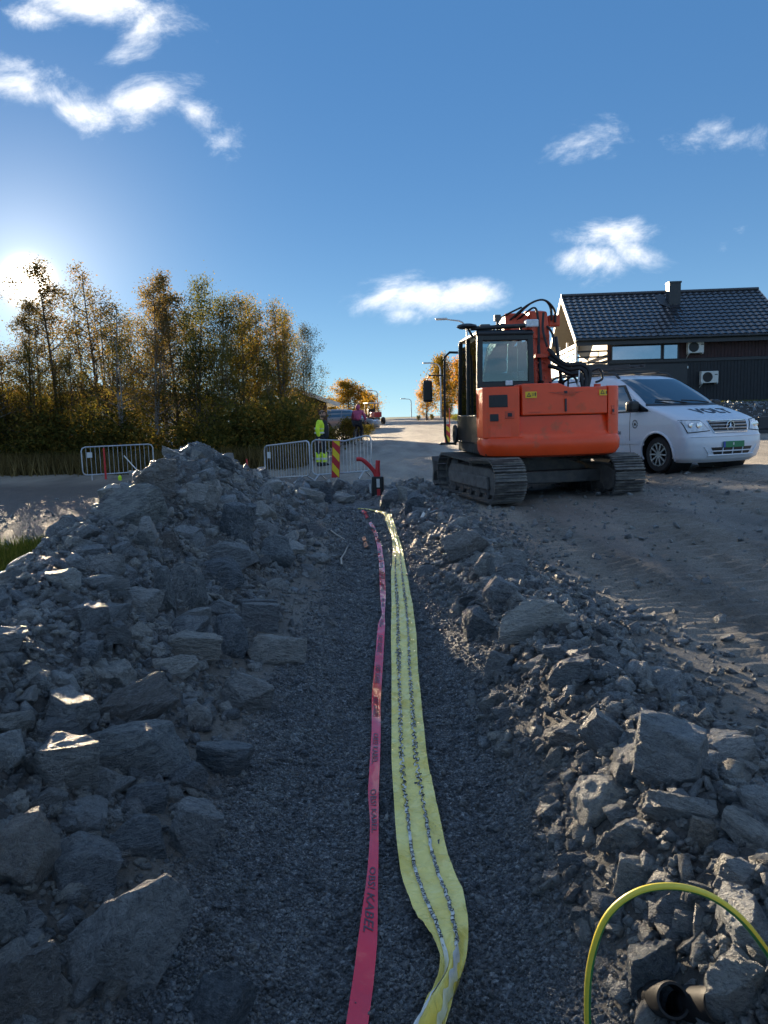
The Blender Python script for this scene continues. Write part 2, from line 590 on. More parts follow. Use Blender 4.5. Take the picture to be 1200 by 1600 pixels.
def rock_mat(name, per_island=False, lo=(.20, .215, .225), hi=(.62, .63, .62), brown=.25):
    m, t, b, o = new_mat(name)
    tcn = N(t, 'ShaderNodeTexCoord')
    if per_island:
        rnd = N(t, 'ShaderNodeNewGeometry').outputs['Random Per Island']
    else:
        rnd = N(t, 'ShaderNodeObjectInfo').outputs['Random']
    mp = N(t, 'ShaderNodeMapping'); mp.inputs['Scale'].default_value = (2.2, 2.8, 5)
    L(t, tcn.outputs['Object'], mp.inputs['Vector'])
    n1 = nz(t, 3.0, 8, .68, mp.outputs[0], .6)
    n2 = nz(t, 14, 8, .7, tcn.outputs['Object'])
    mid = tuple((a + c) / 2 for a, c in zip(lo, hi))
    r1 = ramp(t, [(.34, lo), (.48, mid), (.60, tuple(v * .85 for v in hi)), (.68, hi)], n1)
    tint = ramp(t, [(0, (.58, .62, .66)), (.35, (.85, .90, .95)), (.65, (1.0, 1.0, .98)), (.85, (1.15, 1.1, 1.0)), (1, (1.3, 1.3, 1.28))], rnd)
    c = mixc(t, 1.0, r1.outputs[0], tint.outputs[0], 'MULTIPLY')
    sp = ramp(t, [(.56, (0, 0, 0)), (.68, (1, 1, 1))], n2)
    c = mixc(t, sp.outputs[0], c, (.45, .47, .48))
    ck = ramp(t, [(.475, (1, 1, 1)), (.495, (.45, .46, .48)), (.515, (1, 1, 1))], nz(t, 2.6, 4, .55, mp.outputs[0], 1.6))
    c = mixc(t, 1.0, c, ck.outputs[0], 'MULTIPLY')
    br = ramp(t, [(.55, (0, 0, 0)), (.75, (1, 1, 1))], nz(t, 2.2, 4, .6, tcn.outputs['Object'], 1.0))
    bm_ = N(t, 'ShaderNodeMath', operation='MULTIPLY'); L(t, br.outputs[0], bm_.inputs[0]); bm_.inputs[1].default_value = brown
    c = mixc(t, bm_.outputs[0], c, (.26, .20, .14))
    L(t, c, b.inputs['Base Color'])
    rr = N(t, 'ShaderNodeMapRange'); L(t, n2, rr.inputs[0]); rr.inputs[3].default_value = .20; rr.inputs[4].default_value = .62; b.inputs['Specular IOR Level'].default_value = .7
    L(t, rr.outputs[0], b.inputs['Roughness'])
    n3_ = nz(t, 48, 5, .7, tcn.outputs['Object'])
    h0 = N(t, 'ShaderNodeMath', operation='MULTIPLY_ADD'); L(t, n3_, h0.inputs[0]); h0.inputs[1].default_value = .45; L(t, n1, h0.inputs[2])
    h = N(t, 'ShaderNodeMath', operation='ADD'); L(t, h0.outputs[0], h.inputs[0]); L(t, n2, h.inputs[1])
    bn = N(t, 'ShaderNodeBump', i_Strength=1.0, i_Distance=.10); L(t, h.outputs[0], bn.inputs['Height'])
    L(t, bn.outputs[0], b.inputs['Normal'])
    return m


def leaf_mat(name, stops, trans=.45):
    m, t, b, o = new_mat(name)
    t.nodes.remove(b)
    rnd = N(t, 'ShaderNodeNewGeometry').outputs['Random Per Island']
    orr = N(t, 'ShaderNodeObjectInfo').outputs['Random']
    tcn = N(t, 'ShaderNodeTexCoord')
    nn = nz(t, .55, 3, .5, tcn.outputs['Object'])
    a = N(t, 'ShaderNodeMath', operation='MULTIPLY_ADD'); L(t, nn, a.inputs[0]); a.inputs[1].default_value = .9; a.inputs[2].default_value = -.45
    s = N(t, 'ShaderNodeMath', operation='MULTIPLY_ADD'); L(t, rnd, s.inputs[0]); s.inputs[1].default_value = .75; L(t, a.outputs[0], s.inputs[2])
    s2 = N(t, 'ShaderNodeMath', operation='MULTIPLY_ADD', use_clamp=True); L(t, orr, s2.inputs[0]); s2.inputs[1].default_value = .3; L(t, s.outputs[0], s2.inputs[2])
    r = ramp(t, stops, s2.outputs[0])
    d = N(t, 'ShaderNodeBsdfDiffuse'); L(t, r.outputs[0], d.inputs[0])
    tl = N(t, 'ShaderNodeBsdfTranslucent')
    L(t, mixc(t, 1.0, r.outputs[0], (1.7, 1.5, .9), 'MULTIPLY'), tl.inputs[0])
    mx = N(t, 'ShaderNodeMixShader', i_Fac=trans); L(t, d.outputs[0], mx.inputs[1]); L(t, tl.outputs[0], mx.inputs[2])
    L(t, mx.outputs[0], o.inputs['Surface'])
    return m


MT = dict(
    orange=M('orange_paint', (.95, .080, .014), .28, var=.10, scale=2.5, bump=.03, bscale=8, dirt=(.52, .13, .06), dscale=3.2, dlo=.56),
    orange_old=M('worn_orange_paint', (.68, .075, .022), .42, var=.18, dirt=(.30, .08, .045), dscale=4, dlo=.52),
    black=M('black_plastic', (.012, .013, .014), .45, var=.2),
    blackpaint=M('black_paint', (.012, .014, .017), .35, var=.2, dirt=(.06, .058, .055), dscale=3.5, dlo=.55),
    rubber=M('rubber_hose', (.012, .012, .013), .5, var=.25),
    steel=M('muddy_steel', (.08, .08, .08), .5, .3, var=.3, bump=.25, bscale=30, dirt=(.17, .155, .14), dscale=5, dlo=.46),
    shoe=M('crawler_steel', (.12, .115, .11), .45, .4, var=.3, bump=.3, bscale=25, dirt=(.26, .24, .21), dscale=6, dlo=.48),
    mud=M('packed_mud', (.13, .12, .11), .9, var=.35, bump=.8, bscale=20),
    galv=M('galvanised_steel', (.50, .52, .54), .42, .75, var=.15, scale=20),
    chrome=M('chrome', (.75, .76, .78), .15, 1.0, var=.03),
    white=M('white_paint', (.66, .70, .76), .28, var=.03, coat=.4, dirt=(.42, .40, .37), dscale=1.6, dlo=.66),
    whitewood=M('white_painted_wood', (.74, .71, .64), .6, var=.06, scale=9, bump=.1),
    cream=M('cream_boards', (.36, .32, .26), .7, var=.08),
    tyre=M('tyre_rubber', (.022, .022, .023), .8, var=.3, bump=.3, bscale=60, dirt=(.07, .065, .06), dscale=5, dlo=.58),
    alloy=M('alloy_rim', (.40, .41, .42), .35, .8, var=.15, dirt=(.12, .11, .1), dscale=8, dlo=.55),
    interior=M('dark_interior', (.03, .032, .035), .8, var=.2),
    red=M('red_plastic', (.58, .03, .035), .4, var=.15),
    yellow=M('yellow_sheeting', (.80, .58, .02), .45, var=.08),
    signred=M('red_sheeting', (.50, .025, .03), .45, var=.1),
    signyel=M('warning_yellow', (.85, .52, .02), .45, var=.05),
    green=M('green_paint', (.16, .42, .10), .4, var=.1),
    plate=M('green_plate', (.008, .20, .085), .4, var=.1),
    blue=M('blue_band', (.02, .06, .35), .4, var=.05),
    ink=M('dark_lettering', (.02, .028, .045), .5, var=.05),
    lampglass=M('headlamp_lens', (.62, .67, .72), .12, var=.25, scale=14, bump=.6, bscale=14, coat=1.0),
    darkwood=M('dark_stained_boards', (.014, .017, .023), .62, var=.35, scale=5, bump=.2),
    redwood=M('red_brown_boards', (.042, .016, .018), .65, var=.3, scale=5, bump=.2),
    brownwood=M('brown_boards', (.10, .052, .038), .7, var=.3, scale=5, bump=.2),
    slategrey=M('dark_grey_panel', (.03, .034, .04), .5, var=.12),
    tile=M('glazed_black_tile', (.02, .023, .03), .33, var=.3, scale=3, coat=.4),
    concrete=M('concrete', (.30, .30, .29), .85, var=.15, bump=.3, bscale=40),
    acwhite=M('white_casing', (.62, .64, .62), .5, var=.05),
    skin=M('skin', (.45, .25, .17), .55, var=.06),
    hivis=M('hivis_yellow_green', (.62, .85, .03), .6, var=.12, scale=9),
    silver=M('reflective_band', (.55, .58, .60), .35, .2, var=.1),
    navy=M('navy_cloth', (.010, .013, .022), .75, var=.3, bump=.2),
    pinkcloth=M('plum_jacket', (.42, .075, .17), .75, var=.15, bump=.2),
    hair=M('brown_hair', (.06, .035, .022), .6, var=.2),
    bark=M('grey_bark', (.11, .095, .085), .85, var=.4, scale=8, bump=.5, bscale=20),
    birchbark=M('birch_bark', (.30, .28, .26), .8, var=.35, scale=7, bump=.4, dirt=(.04, .035, .03), dscale=5, dlo=.55),
    greycar=M('silver_car_paint', (.20, .21, .23), .3, .3, var=.04, coat=.5),
    redcar=M('red_machine_paint', (.35, .03, .03), .4, var=.1),
    duct=M('black_duct', (.006, .006, .007), .6, var=.2),
    glassdark=glass_mat('tinted_glass', (.16, .20, .22), .22),
    glasscab=glass_mat('cab_glass', (.42, .56, .60), .10),
    mirrorglass=M('window_pane', (.30, .36, .42), .04, 0.9, var=.04),
    lens=M('red_lens', (.5, .02, .02), .2, var=.1),
)
MT['rock'] = rock_mat('schist')
MT['rock_pale'] = rock_mat('pale_schist', lo=(.32, .34, .35), hi=(.74, .75, .73), brown=.12)
MT['rock_dark'] = rock_mat('dark_schist', lo=(.11, .135, .16), hi=(.40, .44, .46), brown=.1)
MT['rock_brown'] = rock_mat('brown_schist', lo=(.22, .205, .195), hi=(.54, .50, .45), brown=.55)
MT['rubble'] = rock_mat('rubble', per_island=True, lo=(.13, .137, .142), hi=(.46, .47, .46), brown=.35)
MT['leaf_rust'] = leaf_mat('rusty_birch_leaves', [(0, (.05, .055, .028)), (.35, (.09, .085, .040)), (.6, (.13, .105, .052)), (.85, (.17, .115, .068)), (1, (.21, .17, .06))], .5)
MT['leaf_green'] = leaf_mat('dark_green_leaves', [(0, (.03, .04, .017)), (.4, (.065, .08, .028)), (.7, (.11, .115, .034)), (.9, (.17, .145, .04)), (1, (.24, .18, .045))], .45)
MT['leaf_olive'] = leaf_mat('olive_gold_leaves', [(0, (.03, .038, .015)), (.35, (.07, .076, .024)), (.65, (.12, .11, .032)), (.85, (.19, .145, .04)), (1, (.27, .16, .04))], .45)
MT['leaf_gold'] = leaf_mat('golden_leaves', [(0, (.07, .065, .018)), (.35, (.16, .12, .025)), (.65, (.27, .17, .03)), (.9, (.36, .21, .035)), (1, (.36, .14, .03))], .45)
MT['leaf_lime'] = leaf_mat('yellow_green_leaves', [(0, (.06, .075, .018)), (.5, (.15, .15, .03)), (1, (.26, .19, .04))], .4)
MT['leaf_orange'] = leaf_mat('orange_yellow_leaves', [(0, (.10, .09, .016)), (.3, (.24, .17, .02)), (.6, (.38, .20, .025)), (.85, (.42, .12, .02)), (1, (.40, .08, .02))], .5)
MT['grass'] = leaf_mat('grass_blades', [(0, (.04, .06, .015)), (.5, (.09, .12, .025)), (1, (.2, .18, .06))], .4)
MT['drygrass'] = leaf_mat('dry_grass_blades', [(0, (.07, .055, .025)), (.5, (.15, .12, .055)), (1, (.28, .23, .12))], .4)

# ================================================================= THE LAND
def lines(lo, hi, step, out_lo, out_hi, g):
    a = list(np.arange(lo, hi, step))
    s = step; v = a[-1]
    while v < out_hi:
        s *= g; v += s; a.append(v)
    s = step; v = lo; b = []
    while v > out_lo:
        s *= g; v -= s; b.append(v)
    return np.array(b[::-1] + a)


xs = lines(-3.7, 6.0, .042, -500, 500, 1.09)
ys = lines(1.1, 13.4, .042, -30, 900, 1.05)
GX, GY = np.meshgrid(xs, ys)
gx = GX.ravel(); gy = GY.ravel()
gz = terrain(gx, gy)
nx = len(xs); ny = len(ys)
ii = (np.arange(ny - 1)[:, None] * nx + np.arange(nx - 1)[None, :]).ravel()
Fq = np.stack([ii, ii + 1, ii + nx + 1, ii + nx], 1)
me = np_mesh('ground', np.stack([gx, gy, gz], 1), Fq, True)


def zones(x, y):
    hp = heap(x, y)
    cx = np.interp(y, TY, TCX); hw = np.interp(y, TY, THW)
    act = smooth(14.9, 13.2, y)
    off = x - cx
    wob = .10 * vnoise(y * 1.7, x * 0 + 4.4) + .05 * vnoise(y * 5.1, x * 0 + 1.4)
    bed = (1 - smooth(hw + wob, hw + .34 + wob, np.abs(off))) * act
    wind = np.exp(-((off - hw - .6 - wob) / .45) ** 2) * act
    endm = np.exp(-(((x + 1.5) / 1.7) ** 2 + ((y - 15.2) / 1.1) ** 2)) + np.exp(-(((x - .55) / .6) ** 2 + ((y - 13.6) / 1.0) ** 2))
    bed = np.maximum(bed, (1 - smooth(hw + .18 + wob, hw + .55 + wob, np.abs(off))) * act * smooth(.35, .15, hp * (x < 0)) * (off < 0) * smooth(7, 4, y))
    rub = np.clip(hp * 3.5 + wind * 1.2 + endm * 1.2, 0, 1) * (1 - bed)
    lawn = smooth(26.0, 27.5, y + .25 * (x + 6)) * smooth(-3.2, -4.4, x)
    lawn = np.maximum(lawn, smooth(8.4, 9.0, x) * smooth(26.3, 27.0, y))
    lawn = np.maximum(lawn, smooth(4.6, 5.6, x + .5 * vnoise(y * .5, x * 0)) * smooth(40, 44, y))
    lawn = np.maximum(lawn, smooth(-2.2, -3.0, x) * smooth(30, 33, y))
    lawn = np.maximum(lawn, smooth(100, 130, y))
    lawn = np.maximum(lawn, smooth(-4.1, -4.7, x + .4 * vnoise(x * 3, y * 3)) * smooth(12.8, 11.8, y) * smooth(7, 8.5, y))
    lawn = np.maximum(lawn, smooth(22, 26, np.abs(x)))
    left = smooth(-1.0, -3.0, x) * smooth(24.5, 21.5, y + .12 * (x + 8)) * (1 - rub)
    return bed, rub, lawn, left


zb, zr, zl, zd = zones(gx, gy)
for nm, arr in (('bed', zb), ('rubble', zr), ('lawn', zl), ('dirt', zd)):
    a = me.attributes.new(nm, 'FLOAT', 'POINT')
    a.data.foreach_set('value', arr.astype(np.float32))

gm, t, b, o_ = new_mat('building_site_ground')
tcn = N(t, 'ShaderNodeTexCoord')
P_ = tcn.outputs['Object']


def attr(nm):
    return N(t, 'ShaderNodeAttribute', attribute_name=nm).outputs['Fac']


mp = N(t, 'ShaderNodeMapping'); mp.inputs['Scale'].default_value = (1.0, .22, 1.0); L(t, P_, mp.inputs['Vector'])
nbig = nz(t, 1.2, 6, .6, mp.outputs[0], .4)
nmid = nz(t, 7, 6, .65, P_)
nfin = nz(t, 60, 6, .75, P_)
road = ramp(t, [(.28, (.13, .116, .098)), (.45, (.24, .215, .18)), (.6, (.33, .295, .245)), (.8, (.41, .365, .30))], nbig)
fin = ramp(t, [(.3, (.62, .62, .62)), (.7, (1.3, 1.3, 1.3))], nfin)
c = road.outputs[0]
soil = ramp(t, [(.3, (.07, .069, .067)), (.55, (.135, .13, .123)), (.8, (.22, .208, .19))], nmid)
dirt = ramp(t, [(.3, (.075, .064, .054)), (.6, (.13, .112, .096)), (.8, (.19, .162, .136))], nmid)
lawn = ramp(t, [(.3, (.05, .048, .02)), (.55, (.085, .10, .03)), (.8, (.15, .13, .055))], nmid)
vor = N(t, 'ShaderNodeTexVoronoi', i_Scale=85.0, i_Randomness=1.0); L(t, P_, vor.inputs['Vector'])
bedc = ramp(t, [(.0, (.07, .078, .085)), (.5, (.15, .16, .17)), (.85, (.26, .275, .285)), (1, (.45, .47, .48))], None)
sepc = N(t, 'ShaderNodeSeparateColor'); L(t, vor.outputs['Color'], sepc.inputs[0]); L(t, sepc.outputs[0], bedc.inputs[0])
c = mixc(t, attr('dirt'), c, dirt.outputs[0])
c = mixc(t, attr('rubble'), c, soil.outputs[0])
c = mixc(t, attr('bed'), c, bedc.outputs[0])
c = mixc(t, attr('lawn'), c, lawn.outputs[0])
c = mixc(t, 1.0, c, fin.outputs[0], 'MULTIPLY')
L(t, c, b.inputs['Base Color'])
b.inputs['Roughness'].default_value = .58
b.inputs['Specular IOR Level'].default_value = .5
b1 = N(t, 'ShaderNodeBump', i_Strength=.9, i_Distance=.05)
hh = N(t, 'ShaderNodeMath', operation='ADD'); L(t, nmid, hh.inputs[0]); L(t, nfin, hh.inputs[1]); L(t, hh.outputs[0], b1.inputs['Height'])
b2 = N(t, 'ShaderNodeBump', i_Distance=.008, invert=True); L(t, attr('bed'), b2.inputs['Strength'])
L(t, vor.outputs['Distance'], b2.inputs['Height']); L(t, b1.outputs[0], b2.inputs['Normal'])
L(t, b2.outputs[0], b.inputs['Normal'])
tag(link('ground', me, gm), kind='structure')


# ================================================================= ROCKS
def rock_bm(seed, cuts=9, flat=1.0, bevel=.014, detail=.11, rough=.05):
    rg = random.Random(seed)
    bm = bmesh.new()
    bmesh.ops.create_cube(bm, size=1.0)
    for k in range(cuts):
        n = Vector((rg.gauss(0, 1), rg.gauss(0, 1), rg.gauss(0, 1) * flat)).normalized()
        dist = rg.uniform(.30, .47) if k < cuts - 2 else rg.uniform(.42, .60)
        res = bmesh.ops.bisect_plane(bm, geom=bm.verts[:] + bm.edges[:] + bm.faces[:], plane_co=n * dist, plane_no=n, clear_outer=True)
        ed = [e for e in res['geom_cut'] if isinstance(e, bmesh.types.BMEdge)]
        if len(ed) > 2:
            bmesh.ops.contextual_create(bm, geom=ed)
    bmesh.ops.remove_doubles(bm, verts=bm.verts, dist=.015)
    if bevel:
        bmesh.ops.bevel(bm, geom=bm.edges[:], offset=bevel, segments=1, affect='EDGES', clamp_overlap=True)
    bmesh.ops.triangulate(bm, faces=bm.faces[:])
    if detail:
        for it in range(6):
            le = [e for e in bm.edges if e.calc_length() > detail * 1.5]
            if not le or len(bm.faces) > 3600: break
            bmesh.ops.subdivide_edges(bm, edges=le, cuts=1)
            bmesh.ops.triangulate(bm, faces=bm.faces[:])
        bm.normal_update()
        off = Vector((seed * 3.17 % 50, seed * 1.31 % 50, seed * .77 % 50))
        ax_ = Vector((rg.gauss(0, .5), rg.gauss(0, .5), 1)).normalized()
        for v in bm.verts:
            p = v.co * 3.0 + off
            d = mnoise.fractal(p, 1.0, 2.1, 4) * rough
            q = v.co * 1.4 + ax_ * (v.co.dot(ax_) * 8) + off
            d += (mnoise.noise(q)) * rough * .7
            lay_ = v.co.dot(ax_) * 7 + mnoise.noise(v.co * 2.2 + off) * 1.6
            d += (lay_ - math.floor(lay_) - .5) * rough * 1.1 * max(0, mnoise.noise(v.co * 1.7 - off) + .35)
            v.co += v.normal * d
    # fit to the unit box
    lo = Vector([min(v.co[i] for v in bm.verts) for i in range(3)]); hi = Vector([max(v.co[i] for v in bm.verts) for i in range(3)])
    for v in bm.verts:
        v.co = Vector([(v.co[i] - (lo[i] + hi[i]) / 2) / (hi[i] - lo[i]) for i in range(3)])
    return bm


def rock_mesh(seed, mat, **kw):
    bm = rock_bm(seed, **kw)
    m = bpy.data.meshes.new('rock')
    bm.to_mesh(m); bm.free()
    m.polygons.foreach_set('use_smooth', [True] * len(m.polygons))
    m.set_sharp_from_angle(angle=R(30))
    m.materials.append(mat)
    return m


def view_frame(p):
    """axes at a point: right, away, up as seen from where the picture was taken"""
    yw = math.atan2(p.x, p.y)
    return -yw


PLACED = []     # (position, radius)


def put_rock(px, py, w, h, tilt, label, mat='rock', seed=0, depth=None, cuts=9, group=None, flat=1.0):
    g = hit(px, min(py + h * .40, 1690))
    d = g.y
    ww = w * d / FPX * 1.06; hh_ = h * d / FPX * 1.12
    dp = depth * d / FPX if depth else .75 * max(min(ww, hh_), .5 * max(ww, hh_))
    c = at(px, py, d + dp * .30) - Vector((0, 0, hh_ * .06))
    o = link('rock', rock_mesh(1000 + seed * 7 + int(px), MT[mat], cuts=cuts + seed % 5, detail=.06, flat=flat, rough=.042))
    o.scale = (ww * 1.05, dp * 1.2, hh_ * 1.12)
    rg = random.Random(seed + int(px * 3 + py))
    rm = Euler((rg.uniform(-.2, .25), R(tilt), 0)).to_matrix()
    o.rotation_euler = (Matrix.Rotation(view_frame(c), 3, 'Z') @ rm).to_euler()
    o.location = c
    tag(o, label, 'rock', group or 'large rocks dug out of the trench')
    PLACED.append((c, .5 * max(ww, dp, hh_)))


ROCKS = [
    (242, 748, 58, 54, 4, 'brownish upright boulder standing on the crest of the left heap', 'rock_brown'),
    (205, 793, 100, 64, -6, 'large blue-black flat-faced boulder below the brown one on the heap crest', 'rock_dark'),
    (310, 775, 60, 46, 22, 'curved pale grey slab right of the brown boulder near the heap top', 'rock_pale'),
    (350, 724, 32, 26, 20, 'flat rock at the right shoulder of the gravel peak of the heap', 'rock'),
    (228, 834, 38, 46, 12, 'grey block just under the blue-black boulder', 'rock'),
    (262, 845, 34, 36, -20, 'small brown-grey rock right of the block under the blue-black boulder', 'rock_brown'),
    (370, 820, 50, 66, 10, 'dark tall rock on the right upper slope of the left heap', 'rock_dark'),
    (432, 862, 52, 50, 25, 'dark triangular rock face low on the heap slope by the trench', 'rock_dark'),
    (100, 908, 48, 36, -5, 'pale squat rock on the left shoulder of the heap', 'rock_pale'),
    (165, 914, 68, 32, -8, 'pale greenish flat rock beside the squat pale rock', 'rock_pale'),
    (352, 868, 78, 42, -12, 'long light grey rock across the middle of the upper heap', 'rock'),
    (258, 925, 32, 76, 3, 'narrow upright dark slab in the middle of the heap', 'rock_dark'),
    (297, 920, 48, 76, -4, 'rounded dark upright rock next to the narrow upright slab', 'rock_dark'),
    (217, 940, 66, 48, 18, 'smooth grey rock left of the narrow upright slab', 'rock'),
    (345, 895, 66, 44, -6, 'black shadowed block right of the rounded upright rock', 'rock_dark'),
    (405, 966, 58, 46, 8, 'speckled grey-green rock on the lower right heap slope', 'rock'),
    (356, 998, 60, 72, -3, 'square blue-grey block in the lower middle of the heap', 'rock_dark'),
    (298, 1010, 88, 42, 10, 'long grey block left of the square blue-grey block', 'rock'),
    (432, 1018, 88, 46, 10, 'layered grey slab at the foot of the heap by the trench', 'rock'),
    (298, 968, 62, 30, -4, 'pale-topped flat rock above the long grey block', 'rock_pale'),
    (196, 1108, 150, 62, -32, 'long tilted slab with a pale upper edge in the left foreground', 'rock_brown'),
    (216, 1165, 138, 98, -14, 'big smooth dark blue slab below the long tilted slab', 'rock_dark'),
    (312, 1120, 36, 50, 6, 'small pale five-sided stone right of the long tilted slab', 'rock_pale'),
    (95, 1066, 40, 40, -30, 'small whitish flat stone on the left heap', 'rock_pale'),
    (140, 1022, 36, 40, 10, 'small smooth slate-blue stone above the whitish flat stone', 'rock_dark'),
    (86, 1150, 78, 46, -14, 'wedge-shaped grey rock left of the big smooth slab', 'rock'),
    (96, 1196, 106, 88, 4, 'rough square rock under the wedge-shaped one', 'rock'),
    (8, 1175, 60, 70, 14, 'rough pale rock cut by the left picture edge', 'rock_pale'),
    (275, 1040, 66, 34, -8, 'rough light rock above the long tilted slab', 'rock_pale'),
    (385, 1085, 78, 60, 20, 'rounded dark hump of rock low on the heap', 'rock'),
    (350, 1190, 88, 60, 8, 'dark flat rock right of the big smooth slab', 'rock_dark'),
    (232, 1250, 66, 44, -6, 'rounded dark rock below the big smooth slab', 'rock_dark'),
    (290, 1218, 62, 54, 28, 'tilted glossy grey rock by the lower heap', 'rock'),
    (46, 1340, 94, 134, 6, 'tall upright boulder with a pale top at the lower left edge', 'rock_brown'),
    (132, 1362, 116, 92, -8, 'grey boulder with a white quartz patch beside the tall upright one', 'rock'),
    (130, 1292, 58, 52, 0, 'small square block behind the quartz-patched boulder', 'rock'),
    (206, 1308, 92, 66, -10, 'dark rough rock behind the largest boulder', 'rock_dark'),
    (298, 1298, 74, 84, 24, 'pale streaked rock standing right of the dark rough rock', 'rock'),
    (192, 1452, 150, 220, 34, 'largest boulder, long and leaning, in the lower left foreground', 'rock'),
    (128, 1468, 74, 40, 8, 'small rough stone lying against the largest boulder', 'rock_pale'),
    (40, 1540, 116, 140, 20, 'brown rough boulder in the bottom left corner', 'rock_brown'),
    (345, 1568, 96, 118, 30, 'smooth dark rock sunk in gravel at the bottom edge', 'rock_dark'),
    (12, 1440, 54, 80, -10, 'dark rock between the tall upright boulder and the corner boulder', 'rock_dark'),
    (838, 966, 108, 56, 2, 'wide pale flat-topped block on the right trench bank', 'rock_pale'),
    (746, 976, 48, 54, -14, 'dark blue rock at the trench foot near the wide pale block', 'rock_dark'),
    (778, 1042, 42, 52, 6, 'upright grey rock below the wide pale block', 'rock'),
    (890, 1050, 66, 46, -6, 'smooth grey rounded rock below the wide pale block', 'rock'),
    (868, 1022, 40, 28, 8, 'small stone above the smooth grey rounded rock', 'rock'),
    (780, 932, 52, 60, 10, 'rounded grey rock left of the wide pale block', 'rock'),
    (730, 852, 64, 48, -24, 'dull brown-grey boulder high on the right trench bank', 'rock_brown'),
    (756, 884, 30, 36, -4, 'small square stone in the right bank cluster', 'rock'),
    (776, 884, 24, 34, 14, 'narrow pale stone in the right bank cluster', 'rock_pale'),
    (802, 872, 36, 26, 10, 'flat pale stone topping the right bank cluster', 'rock_pale'),
    (798, 896, 42, 30, -20, 'leaning stone in front of the right bank cluster', 'rock'),
    (944, 984, 28, 24, 0, 'lone dark pyramid-shaped stone out on the dirt road', 'rock_dark'),
    (1050, 1186, 116, 112, 6, 'largest pale block on the right bank, standing at the road edge', 'rock_pale'),
    (942, 1154, 80, 62, 34, 'leaning layered slab left of the largest pale block', 'rock'),
    (886, 1150, 72, 44, 4, 'brown-grey flat-topped rock at the left of the leaning layered slab', 'rock_brown'),
    (870, 1182, 28, 42, 28, 'small leaning shard below the flat-topped rock', 'rock'),
    (930, 1256, 76, 92, 22, 'tall smooth light boulder in the middle of the right bank', 'rock_pale'),
    (988, 1300, 64, 62, -4, 'round light stone right of the tall smooth boulder', 'rock_pale'),
    (956, 1318, 40, 30, 24, 'small striped stone under the tall smooth boulder', 'rock'),
    (1060, 1262, 104, 58, 12, 'dark pointed rock below the largest pale block', 'rock'),
    (1100, 1302, 48, 54, 10, 'rough brown-grey stone right of the round light stone', 'rock_brown'),
    (978, 1212, 52, 44, 20, 'grey stone between the leaning slab and the tall smooth boulder', 'rock'),
    (992, 1372, 60, 70, 8, 'jagged light rock above the green and yellow cable', 'rock_pale'),
    (896, 1350, 46, 38, -4, 'dark squat stone on the gravel left of the jagged light rock', 'rock_dark'),
    (1078, 1408, 98, 66, 6, 'broad rough rock seen through the cable loop', 'rock'),
    (1076, 1444, 48, 34, 6, 'oval pale stone inside the cable loop', 'rock_pale'),
    (1168, 1446, 94, 88, 4, 'large rough pale rock crossed by the cable at the right edge', 'rock_pale'),
    (1018, 1512, 78, 100, 4, 'pointed upright dark stone inside the cable loop', 'rock_dark'),
    (1158, 1548, 108, 100, 2, 'square rough block in the bottom right corner', 'rock'),
    (918, 1436, 50, 40, -8, 'dark stone at the gravel edge left of the cable', 'rock_dark'),
    (1032, 1366, 44, 32, -10, 'small flat light stone above the cable top', 'rock'),
    (1160, 1372, 76, 48, 10, 'grey flat stone near the right picture edge', 'rock'),
    (486, 775, 40, 20, 14, 'long blue-grey slab at the far end of the trench', 'rock'),
    (508, 773, 22, 28, 16, 'upright pointed stone at the far end of the trench', 'rock_dark'),
    (541, 781, 26, 14, 0, 'low pale stone at the far end of the trench', 'rock_pale'),
    (500, 758, 40, 14, 4, 'flat dark slab in front of the barriers', 'rock_dark'),
    (566, 760, 28, 20, 0, 'rounded rock under the bent barrier', 'rock'),
    (612, 778, 32, 34, 12, 'pale pointed rock right of the black pipe box', 'rock_pale'),
    (638, 774, 32, 26, 0, 'broad pale rock at the right trench lip', 'rock_pale'),
    (648, 788, 28, 36, 8, 'dark rounded rock at the right trench lip', 'rock_dark'),
    (425, 760, 26, 20, 12, 'pale humped rock before the left barrier', 'rock_pale'),
]
for k, (px, py, w, h, tl, lab, mt) in enumerate(ROCKS):
    put_rock(px, py, w, h, tl, lab, mt, seed=k)

# quartz patch on its boulder
def proj(p):
    q = mw.inverted() @ Vector(p)
    if q.z > -.05: return None
    return 600 + FPX * q.x / -q.z, 800 - FPX * q.y / -q.z


rg = random.Random(5)
nrg = np.random.default_rng(11)
# loose rocks: candidates by size, largest in view stay single objects, the rest is rubble
cand = []
PP = np.array([p[:] for p, r in PLACED]); PRr = np.array([r for p, r in PLACED])
acc = np.zeros((0, 4))
tries = 0
bx = nrg.uniform(-4.2, 2.2, 60000); by = 1.3 + 15.5 * nrg.random(60000) ** 1.5
bd, rb, lw, dt = zones(bx, by)
keep = (nrg.random(60000) < rb * .8 * (1 - .7 * smooth(.7, 1.6, bx)) * np.where(bx > 0, .8, 1) * np.where(by > 9.2, np.where(heap(bx, by) > .95, .2, 1), 1)) & (bd < .75)
bx = bx[keep]; by = by[keep]
bz = terrain(bx, by)
sz = np.clip(.034 * (1 - nrg.random(len(bx))) ** -.60, 0, np.where(bx > 0, .17, .26))
order = nrg.permutation(len(bx))[:4600]
order = order[np.argsort(-sz[order])]
big_mesh = [rock_mesh(200 + k, MT['rock'], cuts=10 + k % 5, detail=.10, rough=.045, flat=[1, 1.6, .7][k % 3]) for k in range(18)]
far_mesh = [rock_mesh(300 + k, MT['rock'], cuts=8, detail=.25, rough=.03) for k in range(10)]
N_SINGLE = 300 - len(ROCKS)
sel = []
